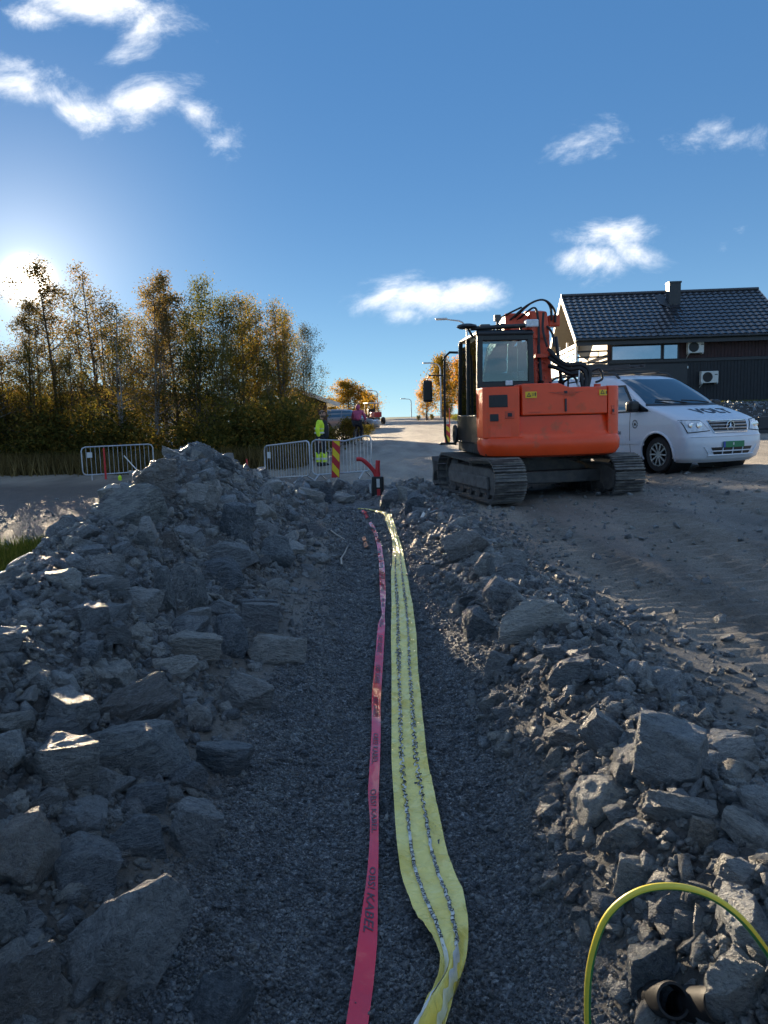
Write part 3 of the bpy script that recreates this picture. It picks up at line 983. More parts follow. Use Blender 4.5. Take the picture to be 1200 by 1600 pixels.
for i in order:
    p = np.array([bx[i], by[i], bz[i]])
    s = sz[i]
    dd = np.linalg.norm(PP - p, axis=1)
    if np.any(dd < PRr * .85 + s * .35): continue
    if len(acc):
        m = np.abs(acc[:, 1] - p[1]) < .5
        if m.any() and np.any(np.linalg.norm(acc[m][:, :3] - p, axis=1) < (acc[m][:, 3] + s) * .36): continue
    acc = np.vstack([acc, [*p, s]])
    q = proj(p)
    sel.append((s / p[1] if q and -30 < q[0] < 1230 and q[1] < 1640 else 0, len(acc) - 1))
sel.sort(reverse=True)
single = set(k for v, k in sel[:N_SINGLE])
rest = []
LOOSE = []
for k, (x, y, z, s) in enumerate(acc):
    if k in single:
        o = link('rock', rg.choice(big_mesh if y < 7 else far_mesh))
        o.scale = (s * rg.uniform(.8, 1.35), s * rg.uniform(.7, 1.2), s * rg.uniform(.5, .95))
        o.rotation_euler = (rg.uniform(-.5, .5), rg.uniform(-.5, .5), rg.uniform(0, 6.3))
        o.location = (x, y, z + s * .03)
        tag(o, None, 'rock', 'loose rocks at the far end of the trench' if y > 13 else 'loose rocks of the left spoil heap' if x < 0 else 'loose rocks along the right trench edge')
        LOOSE.append((o, x, y, z, s))
    else:
        rest.append((x, y, z + s * .08, s))

# name every loose rock by the big rock it lies next to
CUT = {'on', 'at', 'below', 'right', 'left', 'under', 'just', 'of', 'near', 'in', 'beside', 'across', 'low', 'next', 'by', 'behind', 'above', 'cut', 'between', 'out', 'lying', 'standing', 'sunk', 'inside', 'high', 'topping', 'seen', 'crossed', 'before', 'crossed', 'with', 'standing'}
short = []
for rk in ROCKS:
    w_ = []
    for q_ in rk[5].replace(',', ' ,').split():
        if q_ in CUT or q_ == ',': break
        w_.append(q_)
    short.append(' '.join(w_))
ok_ = [k for k, s_ in enumerate(short) if short.count(s_) == 1 and len(s_.split()) <= 6]
buckets = {}
for (o, x, y, z, s) in LOOSE:
    best = min(ok_, key=lambda k: (PLACED[k][0] - Vector((x, y, z))).length)
    a_ = proj((x, y, z)); c_ = proj(PLACED[best][0])
    dx_, dy_ = a_[0] - c_[0], a_[1] - c_[1]
    dn = ('right of' if dx_ > 0 else 'left of') if abs(dx_) > abs(dy_) else ('below' if dy_ > 0 else 'above')
    buckets.setdefault((best, dn), []).append((math.hypot(dx_, dy_), o))
NTH = ['nearest', 'second nearest', 'third nearest', 'fourth nearest', 'fifth nearest', 'sixth nearest', 'seventh nearest', 'eighth nearest', 'ninth nearest', 'tenth nearest', 'eleventh nearest', 'twelfth nearest', 'thirteenth nearest', 'fourteenth nearest', 'fifteenth nearest', 'sixteenth nearest', 'seventeenth nearest', 'eighteenth nearest', 'nineteenth nearest', 'twentieth nearest', 'twenty-first nearest', 'farthest']
for (best, dn), it in buckets.items():
    for k, (dd_, o) in enumerate(sorted(it, key=lambda q_: q_[0])):
        o['label'] = '%s loose grey rock %s the %s' % (NTH[min(k, 21)], dn, short[best])


def tri_arrays(bm):
    bmesh.ops.triangulate(bm, faces=bm.faces[:])
    bm.verts.ensure_lookup_table()
    V = np.array([v.co[:] for v in bm.verts]); F = np.array([[v.index for v in f.verts] for f in bm.faces])
    bm.free()
    return V, F


def rot_mats(n, full=True):
    q = nrg.normal(size=(n, 4)); q /= np.linalg.norm(q, axis=1)[:, None]
    w, x, y, z = q.T
    return np.stack([1 - 2 * (y * y + z * z), 2 * (x * y - z * w), 2 * (x * z + y * w), 2 * (x * y + z * w), 1 - 2 * (x * x + z * z), 2 * (y * z - x * w),
                     2 * (x * z - y * w), 2 * (y * z + x * w), 1 - 2 * (x * x + y * y)], 1).reshape(n, 3, 3)


def merge(variants, pos, size, ani=.35):
    """one mesh of many small stones"""
    n = len(pos); RM = rot_mats(n); vi = nrg.integers(0, len(variants), n)
    VV = []; FF = []; base = 0
    for k, (V, F) in enumerate(variants):
        m = np.where(vi == k)[0]
        if not len(m): continue
        sc = size[m][:, None] * (1 + ani * nrg.uniform(-1, 1, (len(m), 3)))
        P = np.einsum('nij,vj->nvi', RM[m], V) * 1.0
        P = np.einsum('nij,nvj->nvi', RM[m], V[None] * sc[:, None, :]) + pos[m][:, None, :]
        VV.append(P.reshape(-1, 3))
        FF.append((F[None] + (np.arange(len(m)) * len(V))[:, None, None] + base).reshape(-1, 3))
        base += len(m) * len(V)
    return np.vstack(VV), np.vstack(FF)


lowp = [tri_arrays(rock_bm(600 + k, cuts=7, bevel=0, detail=0)) for k in range(10)]
rest = np.array(rest)
# finer rubble and clods
n2 = 90000
fx = nrg.uniform(-4.0, 2.6, n2); fy = 1.3 + 14.5 * nrg.random(n2) ** 1.9
bd, rb, lw, dt = zones(fx, fy)
kk = (nrg.random(n2) < np.clip(rb * 1.3 + .12 * smooth(.5, .9, fx) * smooth(2.4, 1.2, fx), 0, 1)) & (bd < .9)
fx = fx[kk]; fy = fy[kk]
fs = np.clip(.012 * (1 - nrg.random(len(fx))) ** -.5, 0, .055) * (1 + .03 * fy)
rx_ = nrg.uniform(1.2, 6.5, 2600); ry_ = 2.5 + 14 * nrg.random(2600) ** 1.3
rx_ = np.concatenate([rx_, nrg.uniform(-8, -2.5, 1200)]); ry_ = np.concatenate([ry_, nrg.uniform(10, 24, 1200)])
fx = np.concatenate([fx, rx_]); fy = np.concatenate([fy, ry_])
fs = np.concatenate([fs, np.clip(.008 * (1 - nrg.random(len(rx_))) ** -.5, 0, .05) * (1 + .04 * ry_)])
pos = np.vstack([rest[:, :3], np.stack([fx, fy, terrain(fx, fy) + fs * .12], 1)])
V, F = merge(lowp, pos, np.concatenate([rest[:, 3] * .95, fs]), .5)
rb_o = link('rubble', np_mesh('rubble', V, F), MT['rubble'])
tag(rb_o, 'small broken stones and clods strewn over heap and trench banks', 'rubble', kind='stuff')

# gravel of the trench bed
def octa(seed):
    r_ = np.random.default_rng(seed)
    V = np.array([(1, 0, 0), (-1, 0, 0), (0, 1, 0), (0, -1, 0), (0, 0, 1), (0, 0, -1)], float) * .5
    V = V * r_.uniform(.6, 1.15, (6, 1)) + r_.normal(0, .09, (6, 3))
    F = np.array([(0, 2, 4), (2, 1, 4), (1, 3, 4), (3, 0, 4), (2, 0, 5), (1, 2, 5), (3, 1, 5), (0, 3, 5)])
    return V, F


n3 = 76000
vy = 1.45 + 11.8 * nrg.random(n3) ** 2.3
vx = np.interp(vy, TY, TCX) + nrg.uniform(-1.0, 1.0, n3) * (np.interp(vy, TY, THW) + .36)
bd, rb, lw, dt = zones(vx, vy)
kk = nrg.random(n3) < np.clip(bd * 1.3, 0, 1)
vx = vx[kk]; vy = vy[kk]
gs = nrg.uniform(.007, .0145, len(vx)) * (1 + .16 * np.clip(vy - 2, 0, 11)) * np.where(nrg.random(len(vx)) < .035, nrg.uniform(1.6, 3.0, len(vx)), 1)
V, F = merge([octa(k) for k in range(6)], np.stack([vx, vy, terrain(vx, vy) + gs * .22], 1), gs)
gravel = rock_mat('crushed_gravel', per_island=True, lo=(.10, .11, .12), hi=(.50, .53, .55), brown=.08)
tag(link('gravel', np_mesh('gravel', V, F), gravel), 'fine dark crushed gravel covering the trench floor', 'gravel', kind='stuff')


# ================================================================= WARNING TAPES IN THE TRENCH
class Ribbon:
    def __init__(self, rows, step=.03, lift=.030, bend=None):
        Lp = [hit(l, y) for y, l, r in rows]; Rp = [hit(r, y) for y, l, r in rows]
        Lp = np.array([p[:] for p in Lp]); Rp = np.array([p[:] for p in Rp])
        mid = (Lp + Rp) / 2
        s = np.concatenate([[0], np.cumsum(np.linalg.norm(np.diff(mid, axis=0), axis=1))])
        self.len = s[-1]
        self.S = np.arange(0, s[-1], step)
        def ip(A):
            B = np.stack([np.interp(self.S, s, A[:, k]) for k in range(3)], 1)
            for it in range(2):
                B[1:-1] = (B[:-2] + 2 * B[1:-1] + B[2:]) / 4
            return B
        self.Lp = ip(Lp); self.Rp = ip(Rp)
        self.lift = lift
        for A in (self.Lp, self.Rp):
            A[:, 2] = terrain(A[:, 0], A[:, 1], True)

    def base(self, s, t):
        i = np.clip(s / (self.S[1] - self.S[0]), 0, len(self.S) - 1.001)
        k = i.astype(int); f = (i - k)[:, None]
        a = self.Lp[k] * (1 - f) + self.Lp[k + 1] * f
        c = self.Rp[k] * (1 - f) + self.Rp[k + 1] * f
        tt = t[:, None]
        return a * (1 - tt) + c * tt

    def surf(self, s, t):
        s = np.asarray(s, float); t = np.asarray(t, float)
        p = self.base(s, t)
        p[:, 2] += self.lift + self.wr(s, t, p)
        return p


class YellowTape(Ribbon):
    def wr(self, s, t, p):
        g = np.exp(-((t - .28) / .07) ** 2) + np.exp(-((t - .68) / .07) ** 2)
        z = .018 * fbm(s * 5, t * 2.2) + .016 * vnoise(s * 22 + 4 * t, t * 3.6) + .006 * vnoise(s * 60 - 9 * t, t * 6) + .004 * g
        z = z + .010 * np.maximum(0, vnoise(s * 11, t * 1.3 + 5))
        edge = np.abs(t - .5) * 2
        z = z + .008 * edge ** 2 * vnoise(s * 8 + 40 * (t > .5), t * 0)
        fold = smooth(self.len - .55, self.len - .25, s)
        return z + fold * (.03 * np.sin(t * 9 + s * 7) + .02)


class RedTape(Ribbon):
    def wr(self, s, t, p):
        tw = np.sin(s * 2.3 + 1.0) * .5 + .9 * vnoise(s * 1.4 + 3, s * 0)
        return .016 * tw * (t - .5) * 2 + .010 * fbm(s * 2.2 + 9, t * .6) + .004 * vnoise(s * 13, t) + .012


def ribbon_obj(name, rb, nt_, mat, label, cat, step=.012, t0=0., t1=1.):
    S = np.arange(0, rb.len - .001, step); T = np.linspace(t0, t1, nt_ + 1)
    SS, TT = np.meshgrid(S, T, indexing='ij')
    V = rb.surf(SS.ravel(), TT.ravel())
    n = nt_ + 1
    k = (np.arange(len(S) - 1)[:, None] * n + np.arange(nt_)[None]).ravel()
    F = np.stack([k, k + 1, k + n + 1, k + n], 1)
    o = link(name, np_mesh(name, V, F, True), mat)
    return tag(o, label, cat) if label else o


ym, t, b, o_ = new_mat('yellow_film')
tcn = N(t, 'ShaderNodeTexCoord')
r_ = ramp(t, [(.3, (.88, .70, .14)), (.7, (.96, .84, .28))], nz(t, 9, 4, .5, tcn.outputs['Object']))
L(t, r_.outputs[0], b.inputs['Base Color']); b.inputs['Roughness'].default_value = .20
b.inputs['Specular IOR Level'].default_value = .7
b.inputs['Transmission Weight'].default_value = 0
bn = N(t, 'ShaderNodeBump', i_Strength=.55, i_Distance=.012)
mp = N(t, 'ShaderNodeMapping'); mp.inputs['Scale'].default_value = (16, 34, 1); L(t, tcn.outputs['Object'], mp.inputs[0])
L(t, nz(t, 1.0, 3, .5, mp.outputs[0], 1.4), bn.inputs['Height']); L(t, bn.outputs[0], b.inputs['Normal'])
MT['yfilm'] = ym
MT['rfilm'] = M('red_film', (.80, .025, .05), .09, var=.15, scale=3, spec=1.0, bump=.12, bscale=12)
MT['cord'] = M('white_cord', (.74, .75, .70), .4, var=.1, scale=30)
MT['print'] = M('grey_print', (.10, .055, .07), .35, var=.1)

YROWS = [(797, 556, 562), (799, 572, 580), (801, 584, 593), (804, 596, 606), (808, 602, 612), (814, 601, 614), (826, 606, 618), (840, 612, 621), (852, 613, 626), (866, 614, 630), (880, 613, 632), (900, 611, 636), (950, 612, 645),
         (1000, 611, 651), (1050, 612, 653), (1100, 612, 658), (1150, 612, 663), (1200, 612, 668), (1250, 615, 678), (1300, 618, 690), (1340, 621, 698), (1380, 626, 710), (1400, 632, 722), (1450, 655, 732),
         (1490, 676, 732), (1520, 688, 728), (1545, 690, 722), (1570, 680, 716), (1600, 664, 708), (1640, 640, 700), (1690, 620, 690)]
yt = YellowTape(YROWS)
yo = ribbon_obj('warning_tape', yt, 14, MT['yfilm'], 'wide yellow plastic cable warning tape with two printed white cords in the trench', 'tape')


def cord(rb, tc_, name):
    S = np.arange(0.9, rb.len - .002, .006)
    wid = np.linalg.norm(rb.base(S, np.ones_like(S)) - rb.base(S, np.zeros_like(S)), axis=1)
    def latv(s):
        amp = .0075 * np.clip(1.1 - .9 * smooth(rb.len - 1.6, rb.len - .9, s) + .9 * vnoise(s * 1.6 + 31 * tc_, s * 0), 0.02, 1.5)
        return amp * np.sin(s * 2 * math.pi / (.055 + .012 * tc_)), amp
    hwid = .0058
    Vs = []
    for q in (-1, -.4, .4, 1):
        l, a = latv(S)
        w_ = np.interp(S, S, np.maximum(wid, .04))
        P = rb.surf(S, tc_ + (l + q * hwid * (1 - .35 * (a > .004))) / w_)
        P[:, 2] += .004 + (.003 if abs(q) < .5 else 0) + .0035 * np.cos(S * 4 * math.pi / .055) * (a / .0058)
        Vs.append(P)
    V = np.stack(Vs, 1).reshape(-1, 3)
    k = (np.arange(len(S) - 1)[:, None] * 4 + np.arange(3)[None]).ravel()
    c_o = link(name, np_mesh(name, V, np.stack([k, k + 1, k + 5, k + 4], 1), True), MT['cord'], yo)
    TV, TF = text_mesh('TELEKABEL - RING 05700 TELENOR  -  ', 1.0)
    wtx = TV[:, 0].max() + .9
    rep = .60
    VV = []; FF = []; b0 = 0; s0 = .95 + .11 * tc_
    while s0 + rep < rb.len - .03:
        s = s0 + TV[:, 0] / wtx * rep
        lat = (TV[:, 1] / .72 - .5) * .0135
        l, a = latv(s)
        w_ = np.interp(s, S, np.maximum(wid, .04))
        P = rb.surf(s, tc_ + (l + lat) / w_)
        P[:, 2] += .0088 + .0035 * np.cos(s * 4 * math.pi / .055) * (a / .0058)
        m_ = bpy.data.meshes.new('printed_text'); m_.from_pydata([tuple(p) for p in P], [], TF)
        link('printed_text', m_, MT['black'], c_o)
        s0 += rep


cord(yt, .28, 'cord')
cord(yt, .68, 'cord')

RROWS = [(818, 576, 580), (826, 579, 585), (840, 585, 591), (860, 590, 597), (880, 592, 600), (900, 593, 602), (935, 594, 603), (955, 596, 602), (966, 597, 601), (982, 591, 602), (1015, 588, 600), (1050, 585, 598), (1100, 581, 595),
         (1150, 581, 595), (1200, 578, 594), (1250, 575, 592), (1300, 579, 592), (1350, 577, 592), (1400, 572, 591), (1480, 562, 590), (1540, 553, 585), (1600, 545, 577), (1690, 532, 566)]
rt = RedTape(RROWS, lift=.016)
ro = ribbon_obj('warning_tape', rt, 6, MT['rfilm'], 'narrow glossy red cable warning tape left of the yellow one', 'tape')
TV, TF = text_mesh('OBS! KABEL', 1.0)
VV = []; FF = []; b0 = 0
s0 = rt.len - .18 - .62
wtx = TV[:, 0].max()
while s0 > .3:
    s = s0 + TV[:, 0] / wtx * .34
    P = rt.surf(s, .5 + (TV[:, 1] / .72 - .5) * .56)
    P[:, 2] += .0016
    m_ = bpy.data.meshes.new('printed_text'); m_.from_pydata([tuple(p) for p in P], [], TF)
    link('printed_text', m_, MT['print'], ro)
    s0 -= .56

# torn ends and scraps at the far end of the trench
def scrap(name, pts, w, mat, label, cat='scrap'):
    mbx = MB()
    P = [hit(*p) for p in pts]
    for a_, c_ in zip(P[:-1], P[1:]):
        d_ = (c_ - a_).normalized(); s_ = d_.cross(Vector((0, 0, 1))).normalized() * w / 2
        mbx.add([a_ - s_ + Vector((0, 0, .03)), a_ + s_ + Vector((0, 0, .015)), c_ + s_ + Vector((0, 0, .03)), c_ - s_ + Vector((0, 0, .05))], [(0, 1, 2, 3)])
    o = mbx.build(name, mat, None, solid=.004)
    return tag(o, label, cat)


scrap('tape_scrap', [(566, 800), (571, 806), (574, 813)], .05, MT['rfilm'], 'torn scrap of red and white tape before the tape ends')
scrap('tape_scrap', [(568, 842), (570, 850), (573, 860)], .045, M('orange_scrap', (.62, .22, .08), .4), 'short orange scrap lying left of the red tape')
scrap('wood_splinter', [(655, 820), (663, 806), (672, 801)], .035, MT['whitewood'], 'broken pale wood splinter on the right trench bank')
scrap('wood_splinter', [(667, 818), (678, 802), (684, 799)], .03, MT['brownwood'], 'longer brown wood splinter beside the pale one')
scrap('plastic_cap', [(684, 779), (688, 779)], .06, MT['rfilm'], 'small pink plastic scrap at the road edge near the crawler')
for pts, lb in (([(517, 833), (528, 841), (538, 847)], 'pale bent root sticking from the left trench wall'),
                ([(534, 887), (533, 877), (539, 868), (543, 858)], 'thin twisted root hanging at the left trench wall')):
    P = [hit(*p) + Vector((0, 0, .03)) for p in pts]
    tag(MB().tube(P, [.012, .010, .008, .006][:len(P)], 6).build('root', M('pale_root', (.42, .38, .32), .8), None, True), lb, 'root')

# ================================================================= CABLE LOOP AND DUCT, LOWER RIGHT
CP = [(955, 1760, 1.62), (924, 1640, 1.50), (918, 1560, 1.46), (926, 1490, 1.44), (950, 1430, 1.43), (995, 1394, 1.42), (1050, 1385, 1.42), (1105, 1398, 1.44), (1150, 1428, 1.47), (1185, 1468, 1.50), (1215, 1516, 1.54), (1245, 1590, 1.62), (1258, 1700, 1.78)]
pts = [at(*p) for p in CP]
fine_ = []
for i in range(len(pts) - 1):
    p0 = pts[max(i - 1, 0)]; p1 = pts[i]; p2 = pts[i + 1]; p3 = pts[min(i + 2, len(pts) - 1)]
    for k in range(8):
        u_ = k / 8
        fine_.append(.5 * ((2 * p1) + (p2 - p0) * u_ + (2 * p0 - 5 * p1 + 4 * p2 - p3) * u_ ** 2 + (3 * p1 - p0 - 3 * p2 + p3) * u_ ** 3))
e0 = fine_[0].copy(); e0.z = tz(e0.x, e0.y) - .03
e1 = fine_[-1] + Vector((.1, .1, 0)); e1.z = tz(e1.x, e1.y) - .03
fine_ = [e0] + fine_ + [e1]
mbx = MB().tube(fine_, .0072, 12)
cab = mbx.build('earth_cable', [M('cable_green', (.03, .20, .06), .4, var=.15), M('cable_yellow', (.70, .58, .06), .4, var=.1)], None, 'all')
for k, p in enumerate(cab.data.polygons):
    j = k % 12
    p.material_index = 1 if j in (7, 8, 9, 10, 11) else 0
tag(cab, 'green and yellow striped earth cable arching up in the lower right corner', 'cable')
dp = at(1030, 1590, 1.86); dp.z = max(dp.z, tz(dp.x, dp.y) + .08)
for (px, dd, lb, ang_) in ((1032, 1.80, 'black plastic duct end opening towards the viewer at the bottom edge', 0.0), (1088, 1.86, 'second black ribbed duct right of the open one at the bottom edge', .25)):
    c_ = hit(px, 1592) + Vector((0, 0, .035 if ang_ == 0 else .01))
    e = empty('cable_duct', c_, ang_, lb, 'pipe')
    q = MB()
    q.lathe([(.040, -.12), (.047, -.12), (.050, -.10), (.047, -.08), (.047, .25), (.047, .5), (.040, .5), (.040, -.12)], axis='y', n=28)
    pe = q.build('duct_wall', MT['duct'], e, True)
    e.rotation_euler = (R(-38), 0, ang_); e.scale = (.8, .8, .8)
    q = MB()
    for k in range(7):
        q.lathe([(.047, .0 + k * .05), (.051, .01 + k * .05), (.051, .025 + k * .05), (.047, .035 + k * .05)], axis='y', n=28)
    q.build('duct_ribs', MT['duct'], e, True)

# ================================================================= TREES
class Skel:
    def __init__(self):
        self.V = []; self.F = []; self.tips = []

    def tube(self, pts, rad, n):
        b = len(self.V); k = len(pts)
        for i, p in enumerate(pts):
            d = pts[min(i + 1, k - 1)] - pts[max(i - 1, 0)]
            d.normalize()
            s = d.cross(Vector((.31, .95, .05))); s.normalize(); t_ = d.cross(s)
            for j in range(n):
                a = 2 * math.pi * j / n
                q = p + (s * math.cos(a) + t_ * math.sin(a)) * rad[i]
                self.V.append(q[:])
        for i in range(k - 1):
            for j in range(n):
                self.F.append((b + i * n + j, b + i * n + (j + 1) % n, b + (i + 1) * n + (j + 1) % n, b + (i + 1) * n + j))


def grow(seed, H=8.0, stems=1, lean=.08, lo=.22, reach=1.5, n_br=26, up=1.0, r0=.09, bushy=1.0, taper=1.3, fan=.0):
    rg = random.Random(seed)
    sk = Skel()
    for sN in range(stems):
        az = rg.uniform(0, 6.28)
        h = H * (1 if sN == 0 else rg.uniform(.7, .97))
        base = Vector((rg.uniform(-.12, .12), rg.uniform(-.12, .12), -.15)) * (1 if stems > 1 else .2)
        ld = Vector((math.cos(az), math.sin(az), 0)) * (lean * rg.uniform(.4, 1.4) + fan * rg.uniform(.3, 1))
        K = 12; pts = []; w1 = rg.uniform(0, 6); w2 = rg.uniform(0, 6)
        for i in range(K + 1):
            f = i / K
            p = base + ld * h * (f ** .8) + Vector((math.sin(f * 5 + w1), math.cos(f * 4 + w2), 0)) * .10 * f * h / 8
            p.z = base.z + (h + .15) * f
            pts.append(p)
        rr = r0 * (1 if sN == 0 else rg.uniform(.6, .9))
        sk.tube(pts, [rr * (1 - .93 * (i / K) ** .8) + .004 for i in range(K + 1)], 7)
        nb = int(n_br * (1 if sN == 0 else .75))
        for bN in range(nb):
            f = lo + (1 - lo) * ((bN + rg.random()) / nb) ** .85
            k = min(int(f * K), K - 1); u_ = f * K - k
            p = pts[k].lerp(pts[k + 1], u_)
            a = rg.uniform(0, 6.28)
            rel = (f - lo) / (1 - lo)
            ln_ = reach * (1 - rel ** taper * .82) * (.45 + .55 * min(1, rel * 5 + .3)) * rg.uniform(.6, 1.15)
            el = (.5 + .5 * rel) * up * rg.uniform(.7, 1.25)
            d = Vector((math.cos(a), math.sin(a), el)).normalized()
            q = [p]; dd = d.copy()
            for i in range(5):
                dd = (dd + Vector((rg.gauss(0, .18), rg.gauss(0, .18), rg.gauss(.04, .12)))).normalized()
                q.append(q[-1] + dd * ln_ / 5)
            rb = rr * .38 * (1 - rel * .6)
            sk.tube(q, [max(.004, rb * (1 - .85 * i / 5)) for i in range(6)], 4)
            for tN in range(int(5 * bushy) + 1):
                i = rg.randint(1, 5)
                s0 = q[i]
                dd = (d + Vector((rg.gauss(0, .7), rg.gauss(0, .7), rg.gauss(.15, .5)))).normalized()
                tl = ln_ * rg.uniform(.18, .42)
                m = s0 + dd * tl * .5 + Vector((0, 0, .03)); e = s0 + dd * tl
                sk.tube([s0, m, e], [.006, .004, .002], 3)
                for g in (m, e, s0.lerp(e, .75), s0.lerp(e, .3)):
                    sk.tips.append(g[:])
            sk.tips.append(q[-1][:]); sk.tips.append(q[-2][:])
        sk.tips += [pts[-1][:], pts[-2][:]] * 2
    return sk


def leaves(tips, n, size, spread, seed):
    r_ = np.random.default_rng(seed)
    tips = np.array(tips)
    # uneven: some twigs carry many leaves, some are nearly bare
    wt = r_.random(len(tips)) ** 1.8 + .05
    P = tips[r_.choice(len(tips), n, p=wt / wt.sum())] + r_.normal(0, spread, (n, 3))
    A = r_.normal(size=(n, 3)); A /= np.linalg.norm(A, axis=1)[:, None]
    B = r_.normal(size=(n, 3)); B -= A * (A * B).sum(1)[:, None]; B /= np.linalg.norm(B, axis=1)[:, None]
    s = size * r_.uniform(.55, 1.25, (n, 1))
    V = np.stack([P - A * s, P + B * s * .55, P + A * s, P - B * s * .55], 1).reshape(-1, 3)
    F = np.arange(n * 4).reshape(n, 4)
    return V, F


def tree_proto(seed, leafmat, bark, nleaf, lsize, lspread, **kw):
    sk = grow(seed, **kw)
    tm = np_mesh('trunk', np.array(sk.V), np.array(sk.F), True); tm.materials.append(MT[bark])
    V, F = leaves(sk.tips, nleaf, lsize, lspread, seed)
    cm_ = np_mesh('crown', V, F); cm_.materials.append(MT[leafmat])
    return tm, cm_, kw.get('H', 8.0)


PRO = {
    'birch_a': tree_proto(1, 'leaf_rust', 'bark', 8600, .044, .14, H=8.5, stems=1, lean=.05, lo=.25, reach=2.2, n_br=34),
    'birch_b': tree_proto(2, 'leaf_rust', 'birchbark', 8000, .044, .15, H=8.5, stems=2, lean=.07, lo=.30, reach=2.0, n_br=28),
    'birch_c': tree_proto(3, 'leaf_rust', 'bark', 7200, .043, .16, H=8.5, stems=3, lean=.06, lo=.28, reach=1.9, n_br=22, fan=.05),
    'thin': tree_proto(4, 'leaf_olive', 'birchbark', 5000, .043, .16, H=8.5, stems=2, lean=.06, lo=.25, reach=1.9, n_br=26),
    'dense': tree_proto(5, 'leaf_green', 'bark', 15000, .045, .21, H=8.0, stems=2, lean=.05, lo=.10, reach=2.5, n_br=36, bushy=1.5, taper=1.8),
    'olive': tree_proto(6, 'leaf_olive', 'bark', 14000, .045, .2, H=8.0, stems=3, lean=.05, lo=.12, reach=2.3, n_br=30, bushy=1.4, fan=.07, taper=1.8),
    'olive_b': tree_proto(7, 'leaf_olive', 'bark', 12500, .045, .19, H=8.0, stems=4, lean=.04, lo=.15, reach=2.0, n_br=26, bushy=1.3, fan=.10),
    'gold': tree_proto(8, 'leaf_gold', 'bark', 9000, .085, .20, H=5.0, stems=3, lean=.05, lo=.10, reach=2.5, n_br=26, bushy=1.3, taper=2.2),
    'orange': tree_proto(9, 'leaf_orange', 'bark', 9000, .085, .20, H=5.5, stems=3, lean=.05, lo=.10, reach=2.4, n_br=26, bushy=1.3, taper=2.0),
    'bush': tree_proto(10, 'leaf_olive', 'bark', 4600, .055, .14, H=2.0, stems=5, lean=.05, lo=.08, reach=.8, n_br=16, bushy=1.3, fan=.25, r0=.03, taper=2),
    'goldbush': tree_proto(11, 'leaf_gold', 'bark', 3600, .07, .15, H=2.4, stems=5, lean=.05, lo=.08, reach=.9, n_br=16, bushy=1.3, fan=.22, r0=.035, taper=2),
    'sapling': tree_proto(12, 'leaf_lime', 'bark', 2600, .05, .15, H=4.5, stems=3, lean=.06, lo=.12, reach=.9, n_br=20, fan=.08, r0=.04),
}


def tree(kind, name, px, topy, d, label, group=None, rz=None, wide=1.0, cat='tree'):
    tm, cm_, H = PRO[kind]
    g = at(px, 700, d)
    zb_ = tz(g.x, g.y)
    h = at(px, topy, d).z - zb_
    e = empty(name, (g.x, g.y, zb_), rz if rz is not None else (px * 1.7) % 6.28, label, cat, group)
    s = h / (H + .35)
    e.scale = (s * wide, s * wide, s)
    link('trunk', tm, None, e); link('crown', cm_, None, e)
    return e


ORD = ['first', 'second', 'third', 'fourth', 'fifth', 'sixth', 'seventh', 'eighth', 'ninth', 'tenth', 'eleventh', 'twelfth']
WOOD = [('birch_b', 6, 412, 29.5, 1.15), ('birch_a', 52, 470, 31, .9), ('birch_a', 98, 415, 31, 1.05), ('thin', 128, 452, 34, 1.0), ('birch_c', 163, 408, 31.5, 1.0), ('thin', 196, 470, 30, 1.1),
        ('birch_b', 237, 434, 30.5, .95), ('thin', 262, 462, 34, 1.0), ('birch_a', 286, 430, 32, 1.0)]
for k, (kd, px, ty, d, wd) in enumerate(WOOD):
    tree(kd, 'birch_tree', px, ty, d, 'tall thin-crowned birch, %s from the left edge of the wood' % ORD[k], 'trees of the wood on the left', wide=wd * 1.2)
for k, (kd, px, ty, d, wd, lb) in enumerate([
        ('dense', 312, 432, 30.5, .8, 'dense dark green tree with a reddish top in the middle of the wood'),
        ('dense', 345, 462, 31.5, .85, 'dense dark tree just right of the reddish-topped one'),
        ('olive', 384, 462, 31, .95, 'olive tree with an orange-tinged left side left of the wood end'),
        ('olive_b', 418, 455, 32, 1.0, 'tallest olive tree near the right end of the wood'),
        ('olive_b', 455, 462, 31, .95, 'slender olive tree second from the right end of the wood'),
        ('olive', 478, 505, 33, .8, 'rightmost olive tree leaning over the brown garage'),
        ('dense', 365, 520, 29.5, .75, 'low dark tree in front of the olive trees'),
        ('dense', 425, 560, 30, .7, 'low dark tree in front of the tallest olive tree')]):
    tree(kd, 'leafy_tree', px, ty, d, lb, 'trees of the wood on the left', wide=wd)
for k, (kd, px, ty, d, wd) in enumerate([('sapling', 12, 585, 33, 1.3), ('goldbush', 60, 600, 36, 1.5), ('sapling', 88, 590, 35, 1.2), ('sapling', 152, 568, 34, 1.3), ('sapling', 186, 600, 33, 1.2), ('sapling', 230, 590, 36, 1.3), ('sapling', 322, 575, 33, 1.2)]):
    tree(kd, 'young_tree', px, ty, d, 'yellow-leaved young tree between the birch trunks, %s from the left' % ORD[k], 'yellow young trees inside the wood', wide=wd)

for k, (kd, px, ty, d, wd) in enumerate([('thin', 75, 470, 38, 1.1), ('birch_c', 178, 450, 38, 1.0), ('olive', 215, 490, 37, .9), ('birch_c', 255, 465, 38, 1.0), ('olive', 300, 480, 38, 1.0), ('olive_b', 400, 490, 38, 1.0), ('olive_b', 438, 480, 37, 1.0), ('birch_c', -40, 440, 33, 1.0)]):
    tree(kd, 'back_row_tree', px, ty, d, 'tree in the back row of the wood, %s from the left' % ['second', 'third', 'fourth', 'fifth', 'sixth', 'seventh', 'rightmost', 'leftmost'][k], 'trees of the wood on the left', wide=wd)

